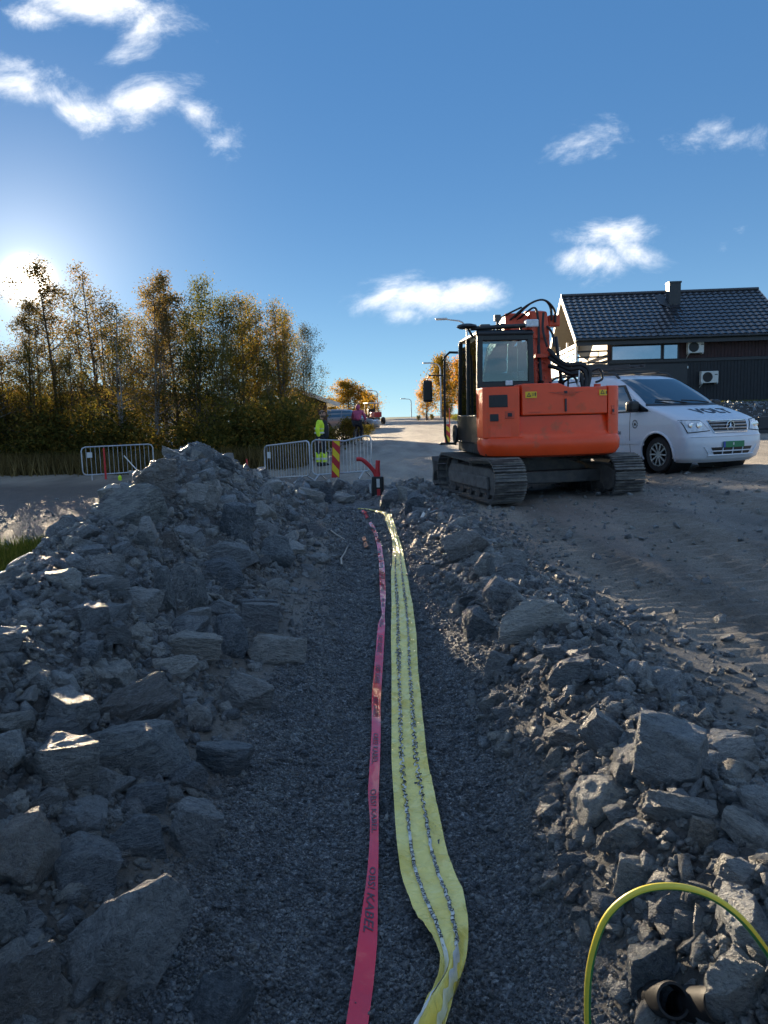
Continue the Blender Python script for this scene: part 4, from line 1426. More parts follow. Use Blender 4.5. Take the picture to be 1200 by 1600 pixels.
for k, px in enumerate((-35, 18, 66, 118)):
    tree('olive', 'tall_bush', px, (535, 550, 545, 560)[k], 30.2, 'bushy olive thicket under the birches, %s from the left' % ORD[k], 'thickets under the birches', wide=1.35, cat='bush')

tree('gold', 'golden_tree', 548, 595, 68, 'golden autumn tree left of the road crest', wide=1.5)
tree('gold', 'golden_tree', 576, 612, 74, 'smaller brownish-gold tree right of the golden one by the lamp', wide=1.3, rz=2.2)
tree('gold', 'golden_tree', 520, 622, 76, 'golden tree half hidden behind the worker and the garage', wide=1.0, rz=4.0)
tree('orange', 'orange_tree', 668, 592, 60, 'orange-leaved tree at the left of the clump right of the road', wide=.9)
tree('gold', 'golden_tree', 692, 556, 64, 'tall yellow-green tree in the clump right of the road', wide=.85, rz=1.0)
tree('orange', 'orange_tree', 718, 560, 66, 'rusty tree behind the excavator mirror', wide=1.0, rz=3.0)
tree('goldbush', 'yellow_bush', 702, 628, 58, 'yellow bush on the bank below the tall yellow-green tree', wide=1.0, cat='bush')
tree('bush', 'green_bush', 655, 648, 62, 'small green bush at the foot of the right lamp post', wide=1.2, cat='bush')
tree('bush', 'dark_bush', 676, 646, 60, 'dark low bush under the orange tree', wide=1.3, cat='bush')
tree('birch_c', 'far_tree', 1196, 458, 56, 'bare-looking tree behind the right end of the house roof', wide=1.0)
for (px, ty, d, lb, w_) in ((538, 650, 36, 'olive bush behind the worker beside the road', 1.5), (574, 662, 41, 'low olive bush right of the cyclist at the road edge', 1.6), (556, 660, 38.5, 'olive bush behind the cyclist', 1.6), (512, 668, 37, 'dark bush between garage and worker', 1.3)):
    tree('bush', 'roadside_bush', px, ty, d, lb, 'bushes at the left road edge', wide=w_, cat='bush')

# undergrowth below the wood: one mass
r_ = np.random.default_rng(77)
n = 74000
cl = 210
cxs = r_.uniform(-17, -2.7, cl); cys = 28.6 + r_.uniform(-.6, 3.2, cl) - .25 * (cxs + 6) * .5
chs = r_.uniform(.6, 2.2, cl) * np.where(cxs > -9, 1.25, 1.35)
ix = r_.integers(0, cl, n)
ph = r_.random(n) ** .8
px_ = cxs[ix] + r_.normal(0, .42, n) * (1.2 - .6 * ph); py_ = cys[ix] + r_.normal(0, .35, n)
pz_ = terrain(px_, py_, False) + chs[ix] * ph + r_.normal(0, .06, n)
P = np.stack([px_, py_, pz_], 1)
A = r_.normal(size=(n, 3)); A /= np.linalg.norm(A, axis=1)[:, None]
B = r_.normal(size=(n, 3)); B -= A * (A * B).sum(1)[:, None]; B /= np.linalg.norm(B, axis=1)[:, None]
s = .08 * r_.uniform(.5, 1.3, (n, 1))
V = np.stack([P - A * s, P + B * s * .5, P + A * s, P - B * s * .5], 1).reshape(-1, 3)
tag(link('undergrowth', np_mesh('undergrowth', V, np.arange(n * 4).reshape(n, 4)), MT['leaf_olive']), 'tangled dark undergrowth at the foot of the wood', 'undergrowth', kind='stuff')


def blades(n, xf, yf, h, mat, name, label, lean=.3, seed=1):
    r_ = np.random.default_rng(seed)
    x = xf(r_, n); y = yf(r_, n, x)
    z = terrain(x, y, False)
    hh_ = h * r_.uniform(.4, 1.2, n)
    a = r_.uniform(0, 6.28, n); w = .012 * (h / .5 + .4)
    bx_ = np.cos(a) * w; by_ = np.sin(a) * w
    lx = r_.normal(0, lean, n) * hh_; ly = r_.normal(0, lean, n) * hh_
    V = np.stack([np.stack([x - bx_, y - by_, z - .02], 1), np.stack([x + bx_, y + by_, z - .02], 1), np.stack([x + lx, y + ly, z + hh_], 1)], 1).reshape(-1, 3)
    tag(link(name, np_mesh(name, V, np.arange(n * 3).reshape(n, 3)), MT[mat]), label, 'grass', kind='stuff')


blades(14000, lambda r, n: r.uniform(-20, -2.6, n), lambda r, n, x: 27.4 - .25 * (x + 6) * .6 + r.normal(0, .55, n), .75, 'drygrass', 'dry_grass', 'tall dry grass along the edge of the wood', seed=3)
blades(5200, lambda r, n: -4.75 + r.normal(0, .42, n), lambda r, n, x: 10.2 + r.normal(0, .8, n), .20, 'grass', 'grass_patch', 'patch of green grass left of the heap at the picture edge', seed=4)
blades(9000, lambda r, n: r.uniform(8.8, 22, n), lambda r, n, x: r.uniform(29, 34.5, n), .12, 'grass', 'lawn_grass', 'short green lawn on the terrace before the house', seed=5)
blades(4000, lambda r, n: r.uniform(5.2, 9, n), lambda r, n, x: r.uniform(44, 66, n), .3, 'grass', 'verge_grass', 'grass on the bank right of the far road', seed=6)
blades(5000, lambda r, n: r.uniform(-5.5, -2.4, n), lambda r, n, x: r.uniform(31, 42, n), .5, 'drygrass', 'verge_dry_grass', 'dry grass on the left verge beyond the worker', seed=7)

# ================================================================= EXCAVATOR
def rounded_plan(hw, y0, y1, bow, n=14, p=2.6):
    """plan outline: straight front at y1, bowed rear reaching y0"""
    pts = []
    for i in range(n + 1):
        x = -hw + 2 * hw * i / n
        pts.append((x, y0 + bow * (1 - max(0, 1 - abs(x / hw) ** p) ** (1 / p))))
    return pts + [(hw, y1), (-hw, y1)]


def rear_y(x, hw=1.09, y0=-1.32, bow=.34, p=2.4):
    return y0 + bow * (1 - max(0, 1 - min(1, abs(x / hw)) ** p) ** (1 / p))


EX = Vector((2.52, 12.95, 0)); EX.z = tz(EX.x, EX.y) - .02
ex = empty('excavator', EX, R(13), 'orange crawler excavator with black cab parked on the dirt road', 'excavator')
UM = Matrix.Rotation(R(-7.5), 4, 'Z')
# crawler: side frames, rollers, sprockets, chain of shoes
TL, TR, TW, TH = 1.12, .315, .25, .63      # half wheelbase, end radius, half shoe width
shoe_m = None
for sx in (-1, 1):
    cxp = sx * .98
    f_ = MB()
    f_.prism([(-TL - .02, .17), (-TL + .1, .11), (TL - .1, .11), (TL + .02, .17), (TL + .02, .44), (TL - .2, .52), (-TL + .2, .52), (-TL - .02, .44)], 'x', cxp - .13, cxp + .13)
    f_.build('side_frame', MT['mud'], ex, bevel=.02)
    f_ = MB()
    f_.prism([(-.95, .20), (.95, .20), (.9, .40), (-.9, .40)], 'x', cxp + sx * .13, cxp + sx * .19)
    f_.build('frame_guard', MT['mud'], ex, bevel=.02)
    for yy, r_ in ((-TL, .27), (TL, .27)):
        w_ = MB().lathe([(.05, -.09), (.14, -.10), (.15, -.06), (r_ - .05, -.055), (r_, -.03), (r_, .03), (r_ - .05, .055), (.15, .06), (.14, .10), (.05, .09)], (cxp, yy, TR), 'x', 28)
        for k in range(14):
            a = k / 14 * 6.2832
            w_.bar((cxp, yy + math.cos(a) * r_ * .95, TR + math.sin(a) * r_ * .95), (cxp, yy + math.cos(a) * (r_ + .035), TR + math.sin(a) * (r_ + .035)), .07, .05, up=(1, 0, 0))
        w_.build('drive_sprocket' if yy < 0 else 'idler_wheel', MT['steel'], ex, True)
    for k in range(5):
        MB().lathe([(.02, -.14), (.09, -.14), (.10, -.10), (.07, -.08), (.07, .08), (.10, .10), (.09, .14), (.02, .14)], (cxp, -.8 + k * .4, .13), 'x', 16).build('track_roller', MT['steel'], ex, True)
    MB().lathe([(.02, -.1), (.06, -.1), (.06, .1), (.02, .1)], (cxp, .05, .55), 'x', 14).build('carrier_roller', MT['steel'], ex, True)
    # one shoe mesh, copied along the chain
    if shoe_m is None:
        q = MB()
        q.box(-TW, TW, -.062, .062, -.012, .010)
        for gy in (-.052, 0, .048):
            q.prism([(gy - .012, .010), (gy + .012, .010), (gy + .006, .034), (gy - .006, .034)], 'x', -TW, TW)
        q.box(-.09, -.05, -.07, .07, -.06, -.012); q.box(.05, .09, -.07, .07, -.06, -.012)
        shoe_m = q.mesh('track_shoe'); shoe_m.materials.append(MT['shoe'])
    per = 4 * TL + 2 * math.pi * TR
    ns = 46
    for k in range(ns):
        s = (k + .35 * (sx > 0)) / ns * per
        if s < 2 * TL:                                    # bottom run
            p = Vector((cxp, -TL + s, 0)); a = math.pi
        elif s < 2 * TL + math.pi * TR:
            th = (s - 2 * TL) / TR
            p = Vector((cxp, TL + TR * math.sin(th), TR - TR * math.cos(th))); a = math.pi + th
        elif s < 4 * TL + math.pi * TR:
            u_ = s - 2 * TL - math.pi * TR
            sag = -.035 * math.sin(math.pi * u_ / (2 * TL)) ** 2
            p = Vector((cxp, TL - u_, 2 * TR + sag)); a = 0
        else:
            th = (s - 4 * TL - math.pi * TR) / TR
            p = Vector((cxp, -TL - TR * math.sin(th), TR + TR * math.cos(th))); a = th
        o = link('track_shoe', shoe_m, None, ex)
        o.location = p + Vector((0, 0, .035)); o.rotation_euler = (a, 0, 0)
# middle frame and slewing ring
q = MB(); q.prism([(-.75, .30), (.75, .30), (.75, .48), (.4, .62), (-.4, .62), (-.75, .48)], 'y', -.45, .45); q.box(-.95, .95, -.75, -.5, .24, .44); q.box(-.95, .95, .5, .75, .24, .44)
q.build('centre_frame', MT['steel'], ex, bevel=.02)
MB().lathe([(.0, .6), (.52, .6), (.52, .70), (.48, .74), (0, .74)], n=32).build('slewing_ring', MT['steel'], ex, True)
# dozer blade on its arms
q = MB(); q.prism([(1.60, .10), (1.72, .16), (1.68, .34), (1.72, .52), (1.80, .60), (1.84, .58), (1.77, .48), (1.75, .34), (1.80, .14), (1.66, .06)], 'x', -1.22, 1.22)
bl = q.build('dozer_blade', MT['steel'], ex)
q = MB(); q.box(-.42, -.28, .55, 1.68, .26, .40); q.box(.28, .42, .55, 1.68, .26, .40)
q.build('blade_arm', MT['steel'], bl, bevel=.01)

# upper structure -----------------------------------------------------------
def U():
    return MB(UM)


q = U(); q.box(-1.03, 1.05, -1.0, 1.15, .72, .90)
q.build('turntable_deck', MT['blackpaint'], ex, bevel=.02)
# counterweight: full-width foot, tapering shell above
q = U()
rows = [(.69, .97, .11), (.72, 1.05, .04), (.80, 1.09, .0), (.93, 1.10, .0), (.99, 1.085, .015), (1.02, 1.05, .05), (1.08, .99, .075), (1.26, .93, .085), (1.31, .92, .09)]
ring = None; n = 26
for (z_, hw_, inset) in rows:
    xs_ = [-hw_ + 2 * hw_ * i / n for i in range(n + 1)]
    pr = [(x, rear_y(x, hw_) + inset) for x in xs_] + [(hw_, -.62), (-hw_, -.62)]
    b0 = len(q.v)
    q.add([(x + (.04 if z_ > 1.0 else .02), y, z_) for x, y in pr], [])
    k = len(pr)
    if ring is not None:
        q.f += [(ring + i, ring + (i + 1) % k, b0 + (i + 1) % k, b0 + i) for i in range(k)]
    else:
        q.f.append(tuple(range(b0 + k - 1, b0 - 1, -1)))
    ring = b0
q.f.append(tuple(range(ring, ring + k)))
cw = q.build('counterweight', MT['orange'], ex, True)


def curved_panel(x0, x1, z0, z1, inset, thick=.05, z1b=None, xk=None, n=12, bev=.018, name='panel', mat='orange', par=None):
    """panel that follows the bowed rear; top edge may step down to z1b after xk"""
    q = U(); A = []; B = []
    for i in range(n + 1):
        x = x0 + (x1 - x0) * i / n
        zt = z1
        if z1b is not None:
            zt = z1 + (z1b - z1) * min(1, max(0, (x - xk) / .14))
        y = rear_y(x) + inset
        A.append([(x, y, z0), (x, y + .015, zt)]); B.append([(x, y + thick, z0), (x, y + thick, zt)])
    b0 = 0; vs_ = []
    for a_, c_ in zip(A, B): vs_ += [a_[0], a_[1], c_[1], c_[0]]
    fs_ = []
    for i in range(n):
        for j in range(4):
            fs_.append((i * 4 + j, i * 4 + (j + 1) % 4, (i + 1) * 4 + (j + 1) % 4, (i + 1) * 4 + j))
    fs_ += [(3, 2, 1, 0), (n * 4, n * 4 + 1, n * 4 + 2, n * 4 + 3)]
    q.add(vs_, fs_)
    return q.build(name, MT[mat], par or ex, bevel=bev)


hood = curved_panel(-.52, .83, 1.325, 1.80, .05, .5, 1.735, .05, n=22, name='engine_hood')
side = curved_panel(-1.075, -.555, .985, 1.765, .045, .45, n=10, name='side_door')
rs = curved_panel(.845, 1.085, 1.0, 1.75, .04, .5, n=8, name='corner_panel')
q = U(); q.box(.84, 1.07, -.75, .95, .9, 1.55); q.box(-.54, .9, -.8, -.1, .9, 1.72)
q.build('engine_bay', MT['orange_old'], ex, bevel=.03)
q = U(); q.box(.35, .95, -.1, .9, .9, 1.35); q.build('tank_box', MT['blackpaint'], ex, bevel=.03)


def patch(x0, x1, z0, z1, inset, mat, name, par, thick=.012, bev=.006, n=4):
    return curved_panel(x0, x1, z0, z1, inset - thick, thick + .02, n=n, bev=bev, name=name, mat=mat, par=par)


patch(-.995, -.735, 1.46, 1.645, .046, 'black', 'air_opening', side, bev=.012)
patch(-.985, -.865, 1.25, 1.36, .046, 'black', 'lower_opening', side, bev=.012)
patch(-.775, -.635, 1.285, 1.40, .046, 'orange_old', 'latch_plate', side, bev=.008)
patch(-.735, -.675, 1.315, 1.37, .030, 'black', 'latch', side, bev=.004)
patch(-.985, -.69, 1.0 + .0, 1.18, .046, 'orange', 'pressed_panel', side, bev=.012)
patch(.905, .965, 1.31, 1.45, .041, 'orange_old', 'latch_plate', rs, bev=.006)
patch(.918, .952, 1.345, 1.39, .030, 'black', 'latch', rs, bev=.004)
for (x0, x1, z0, z1) in ((-.47, -.30, 1.585, 1.685), (.69, .825, 1.60, 1.685)):
    w_ = patch(x0, x1, z0, z1, .051, 'signyel', 'warning_label', hood, thick=.004, bev=0)
    xm = x0 + .05; y_ = rear_y(xm) + .051 - .0075
    q = U(); q.add([(xm - .035, y_, z0 + .02), (xm + .035, y_, z0 + .02), (xm, y_, z0 + .085), (xm - .02, y_ - .001, z0 + .03), (xm + .02, y_ - .001, z0 + .03), (xm, y_ - .001, z0 + .067)], [(0, 1, 4, 3), (1, 2, 5, 4), (2, 0, 3, 5)])
    q.add([(x1 - .03, y_, z0 + .02), (x1 - .015, y_, z0 + .02), (x1 - .015, y_, z1 - .02), (x1 - .03, y_, z1 - .02)], [(0, 1, 2, 3)])
    for kk_ in range(3):
        q.add([(xm + .045, y_, z0 + .03 + kk_ * .018), (x1 - .04, y_, z0 + .03 + kk_ * .018), (x1 - .04, y_, z0 + .036 + kk_ * .018), (xm + .045, y_, z0 + .036 + kk_ * .018)], [(0, 1, 2, 3)])
    q.build('warning_symbol', MT['ink'], w_)
patch(.13, .158, 1.37, 1.565, .040, 'slategrey', 'hood_latch', hood, thick=.02)
patch(.12, .17, 1.64, 1.68, .046, 'black', 'keyhole', hood)
patch(-.43, -.25, 1.365, 1.38, .046, 'orange_old', 'pressed_line', hood, thick=.006, bev=0)
q = U(); q.add([(.14 - .28, rear_y(0) + .046, 1.665), (.14 + .28, rear_y(0) + .046, 1.665), (.14, rear_y(0) + .044, 1.61)], [(0, 1, 2)]); q.build('pressed_vee', MT['orange_old'], hood)
q = U(); q.tube([(.95, -.45, 1.74), (.95, -.45, 1.80)], .055, 14); q.build('exhaust_cap', MT['orange_old'], ex, True)
q = U(); q.tube([(.60, -.5, 1.70), (.62, -.52, 1.95), (.63, -.5, 2.02)], .012, 6); q.build('aerial_rod', MT['galv'], ex, True)

# cab ----------------------------------------------------------------------
CX0, CX1, CY0, CY1, CZ0, CZ1 = -1.075, -.13, -.62, 1.0, .90, 2.60
q = U()
for (x, y, xt, yt_) in ((CX0, CY0, CX0 + .03, CY0 + .03), (CX1, CY0, CX1 - .03, CY0 + .03)):
    q.bar((x + .04 * (1 if x == CX0 else -1), y + .04, CZ0), (xt + .04 * (1 if x == CX0 else -1), yt_ + .04, CZ1), .09, .09)
for x in (CX0 + .035, CX1 - .035):
    q.bar((x, CY1 - .05, CZ0 + .1), (x, CY1 - .22, CZ1), .07, .07)
    q.bar((x, .18, CZ0), (x, .16, CZ1), .07, .06)
q.box(CX0 + .02, CX1 - .02, CY0 + .005, CY0 + .09, CZ0, 1.86)
q.box(CX0 + .03, CX1 - .03, CY0 + .03, CY0 + .10, 2.50, CZ1)
q.box(CX0, CX0 + .05, CY0 + .02, CY1, CZ0, 1.35)
q.box(CX1 - .05, CX1, CY0 + .02, CY1, CZ0, 1.5)
cabf = q.build('cab_frame', MT['blackpaint'], ex, bevel=.015)
q = U(); q.prism([(CY0 + .0, CZ1 - .02), (CY1 - .15, CZ1 - .02), (CY1 - .2, CZ1 + .05), (CY0 + .08, CZ1 + .07), (CY0 + .01, CZ1 + .04)], 'x', CX0 + .01, CX1 - .01)
q.build('cab_roof', MT['blackpaint'], ex, bevel=.03)
q = U(); q.box(CX0 + .09, CX1 - .09, CY0 + .05, CY0 + .058, 1.87, 2.49); q.build('rear_window', MT['glasscab'], ex)
for nm, x in (('side_window', CX0 + .03), ('side_window', CX1 - .036)):
    q = U(); q.box(x, x + .006, CY0 + .10, .14, 1.36, 2.52); q.build(nm, MT['glasscab'], ex)
    q = U(); q.box(x, x + .006, .21, CY1 - .16, 1.15, 2.50); q.build(nm, MT['glasscab'], ex)
q = U(); q.add([(CX0 + .07, CY1 - .05, 1.05), (CX1 - .07, CY1 - .05, 1.05), (CX1 - .07, CY1 - .21, 2.52), (CX0 + .07, CY1 - .21, 2.52)], [(0, 1, 2, 3)]); q.build('windscreen', MT['glasscab'], ex)
# seat and console inside
q = U(); q.box(-.84, -.36, -.05, .45, 1.28, 1.42); q.box(-.84, -.36, -.18, -.04, 1.40, 2.02); q.box(-.74, -.46, -.17, -.06, 2.03, 2.26)
q.build('driver_seat', MT['interior'], ex, bevel=.05, seg=3)
q = U(); q.box(-.96, -.88, -.05, .4, 1.2, 1.62); q.box(-.32, -.24, -.05, .4, 1.2, 1.62); q.tube([(-.92, .35, 1.6), (-.92, .42, 1.8)], .02, 8); q.tube([(-.28, .35, 1.6), (-.28, .42, 1.8)], .02, 8)
q.build('control_console', MT['black'], ex, True)
q = U(); q.box(-.36, -.28, CY0 + .12, CY0 + .16, 1.93, 2.03); q.box(-.46, -.40, CY0 + .12, CY0 + .15, 1.93, 2.02); q.build('rear_stickers', MT['acwhite'], ex)
q = U(); q.box(-.62, -.50, CY0 - .03, CY0 + .01, 1.80, 1.88); q.build('work_lamp', MT['lampglass'], ex, bevel=.012)
q = U(); q.tube([(CX0 - .06, CY0 + .1, CZ1 + .10), (CX1 + .05, CY0 + .1, CZ1 + .14)], .035, 10); q.tube([(CX0 + .3, CY0 + .1, CZ1 + .1), (CX0 + .32, CY0 + .14, CZ1 + .02)], .02, 6); q.tube([(CX1 - .2, CY0 + .1, CZ1 + .12), (CX1 - .2, CY0 + .14, CZ1 + .02)], .02, 6)
lb = q.build('light_bar', MT['blackpaint'], ex, True)
q = U(); q.box(CX1 - .14, CX1 + .06, CY0 + .0, CY0 + .16, CZ1 + .10, CZ1 + .22); q.build('work_lamp', MT['lampglass'], ex, bevel=.02)
q = U(); q.box(-.7, -.66, CY0 + .2, CY0 + .24, CZ1 + .05, CZ1 + .24); q.box(-.73, -.63, CY0 + .18, CY0 + .27, CZ1 + .22, CZ1 + .32); q.build('beacon_mount', MT['steel'], ex, bevel=.01)
# receiver dome on the left roof corner
q = U(); q.tube([(CX0 - .02, CY0 + .12, CZ1 - .04), (CX0 - .10, CY0 + .12, CZ1 + .10)], .02, 8); q.lathe([(0, .0), (.12, .0), (.165, .025), (.15, .055), (.08, .075), (0, .08)], (CX0 - .12, CY0 + .12, CZ1 + .10), n=24)
q.build('position_receiver', MT['blackpaint'], ex, True)
# grab rail and mirror on the left
q = U(); q.tube([(CX0 + .02, .95, 2.45), (CX0 - .12, 1.0, 2.46), (CX0 - .21, 1.02, 2.38), (CX0 - .22, 1.02, 1.8), (CX0 - .22, 1.02, 1.0), (CX0 - .18, 1.02, .86), (CX0 - .02, 1.0, .84)], .022, 8); q.build('grab_rail', MT['black'], ex, True)
q = U(); q.tube([(CX0 - .22, 1.02, 2.06), (CX0 - .50, 1.06, 2.07), (CX0 - .52, 1.06, 1.98)], .012, 8); ma = q.build('mirror_arm', MT['black'], ex, True)
q = U(); q.box(CX0 - .60, CX0 - .43, 1.03, 1.10, 1.60, 1.98); q.build('mirror_housing', MT['black'], ma, bevel=.05, seg=3)
q = U(); q.lathe([(.03, -.02), (.16, -.02), (.17, 0), (.16, .02), (.03, .02)], (CX0 - .06, .9, 1.02), 'x', 20); q.build('step_reflector', MT['black'], ex, True)

# boom and arm ---------------------------------------------------------------
def zc(z):
    return z if z < 2.4 else 2.4 + (z - 2.4) * .74


class UB(MB):
    def add(self, vs_, fs_):
        return MB.add(self, [(p[0], p[1], zc(p[2])) for p in vs_], fs_)


def U2():
    return UB(UM)


BW = .16
q = U2(); bx_ = .33
q.prism([(.30, 1.0), (.74, .95), (.88, 1.7), (.98, 2.4), (1.02, 3.02), (1.20, 3.30), (1.05, 3.44), (.72, 3.36), (.60, 3.0), (.50, 2.2), (.36, 1.5)], 'x', bx_ - BW, bx_ + BW)
boom = q.build('boom', MT['orange_old'], ex, bevel=.03)
q = U2()
for z_ in (1.95, 2.08, 2.2):
    for x in (bx_ - .10, bx_ + .02):
        q.box(x, x + .05, .36 + (z_ - 1.5) * .15, .42 + (z_ - 1.5) * .15, z_, z_ + .03)
q.box(bx_ - .15, bx_ + .15, .40, .52, 2.30, 2.36); q.box(bx_ - .14, bx_ + .14, .53, .62, 2.72, 2.80)
bk_ = q.build('boom_brackets', MT['orange_old'], boom); bk_['kind'] = 'stuff'
q = U2()
q.prism([(.85, 3.36), (1.1, 3.30), (2.3, 2.72), (2.9, 1.9), (2.75, 1.85), (2.1, 2.45), (1.0, 2.86), (.78, 3.06)], 'x', bx_ - .56, bx_ - .20)
arm = q.build('arm', MT['orange_old'], ex, bevel=.03)
q = U2(); q.prism([(bx_ - .62, 2.72), (bx_ - .16, 2.72), (bx_ - .14, 3.26), (bx_ - .24, 3.34), (bx_ - .34, 3.22)], 'y', .78, .95); q.build('swing_joint', MT['orange_old'], ex, bevel=.04)
q = U2(); q.tube([(bx_ - .85, 1.0, 3.02), (bx_ - .40, .9, 3.12)], .05, 12); q.tube([(bx_ - .40, .9, 3.12), (bx_ - .20, .88, 3.16)], .028, 10)
q.build('arm_cylinder', MT['blackpaint'], ex, True)
q = U2(); q.box(bx_ - .98, bx_ - .80, .92, 1.06, 2.86, 3.12); q.build('cylinder_bracket', MT['steel'], ex, bevel=.02)
q = U2(); q.box(bx_ + .20, bx_ + .40, .75, 1.0, 3.02, 3.28); q.build('boom_lamp', MT['orange_old'], ex, bevel=.02)
for dx in (-.06, .34):
    q = U2(); q.tube([(bx_ + dx, .55, 1.3), (bx_ + dx * .9, .40, 1.9)], .055, 12); q.tube([(bx_ + dx * .9, .40, 1.9), (bx_ + dx * .8, .60, 2.75)], .03, 10); q.build('boom_cylinder', MT['blackpaint'], ex, True)


def bez(P, n=10):
    P = [Vector(p) for p in P]; out = []
    for i in range(len(P) - 1):
        p0 = P[max(i - 1, 0)]; p1 = P[i]; p2 = P[i + 1]; p3 = P[min(i + 2, len(P) - 1)]
        for k in range(n):
            u_ = k / n
            out.append(.5 * ((2 * p1) + (p2 - p0) * u_ + (2 * p0 - 5 * p1 + 4 * p2 - p3) * u_ ** 2 + (3 * p1 - p0 - 3 * p2 + p3) * u_ ** 3))
    return out + [P[-1]]


HO = [[(bx_ + .10, .45, 2.45), (bx_ + .16, .30, 2.30), (bx_ + .30, .15, 2.16), (bx_ + .55, .05, 2.14), (bx_ + .66, .0, 2.02), (bx_ + .62, -.02, 1.78)],
      [(bx_ + .10, .40, 2.30), (bx_ + .17, .26, 2.20), (bx_ + .34, .12, 2.08), (bx_ + .52, .04, 2.08), (bx_ + .60, .0, 1.95), (bx_ + .57, -.04, 1.75)],
      [(bx_ + .08, .36, 2.15), (bx_ + .18, .22, 2.10), (bx_ + .36, .1, 2.00), (bx_ + .50, .02, 1.98), (bx_ + .54, -.02, 1.74)],
      [(bx_ + .08, .5, 1.9), (bx_ + .20, .3, 1.80), (bx_ + .32, .1, 1.74)],
      [(bx_ + .2, .4, 1.75), (bx_ + .40, .1, 1.95), (bx_ + .48, .0, 1.74)],
      [(bx_ + .66, .0, 2.02), (bx_ + .82, -.02, 2.06), (bx_ + .86, -.05, 1.9), (bx_ + .74, -.06, 1.84)]]
for k, P in enumerate(HO):
    q = U2(); q.tube(bez(P), .038 if k < 3 else .02, 8); q.build('hydraulic_hose', MT['rubber'], ex, True)
TOPH = [[(bx_ - .62, 1.0, 2.98), (bx_ - .45, .8, 3.22), (bx_ - .20, .70, 3.50), (bx_ + .05, .68, 3.62), (bx_ + .20, .70, 3.48), (bx_ + .24, .72, 3.15)],
        [(bx_ - .55, 1.0, 3.06), (bx_ - .35, .8, 3.30), (bx_ - .12, .70, 3.56), (bx_ + .10, .66, 3.60), (bx_ + .28, .70, 3.38), (bx_ + .30, .72, 3.10)],
        [(bx_ - .45, .95, 3.05), (bx_ - .25, .72, 3.30), (bx_ - .10, .60, 3.42), (bx_ - .05, .56, 3.1), (bx_ - .06, .5, 2.6)],
        [(bx_ + .03, .52, 3.3), (bx_ + .0, .46, 2.9), (bx_ + .05, .38, 2.5)],
        [(bx_ + .12, .60, 3.0), (bx_ + .17, .46, 2.8), (bx_ + .16, .34, 2.5)],
        [(bx_ - .7, 1.0, 3.2), (bx_ - .5, .8, 3.34), (bx_ - .3, .7, 3.46)]]
for k, P in enumerate(TOPH):
    q = U2(); q.tube(bez(P), .022, 8); q.build('boom_hose', MT['rubber'], ex, True)

# railing on the right rear deck (service platform)
q = U()
for x in (.74, .98):
    q.tube([(x, .35, 1.5), (x, .35, 2.20)], .016, 6)
for z_ in (1.85, 2.18):
    q.tube([(.74, .35, z_), (.98, .35, z_ + .03)], .014, 6)
q.build('hand_rail', MT['black'], ex, True)

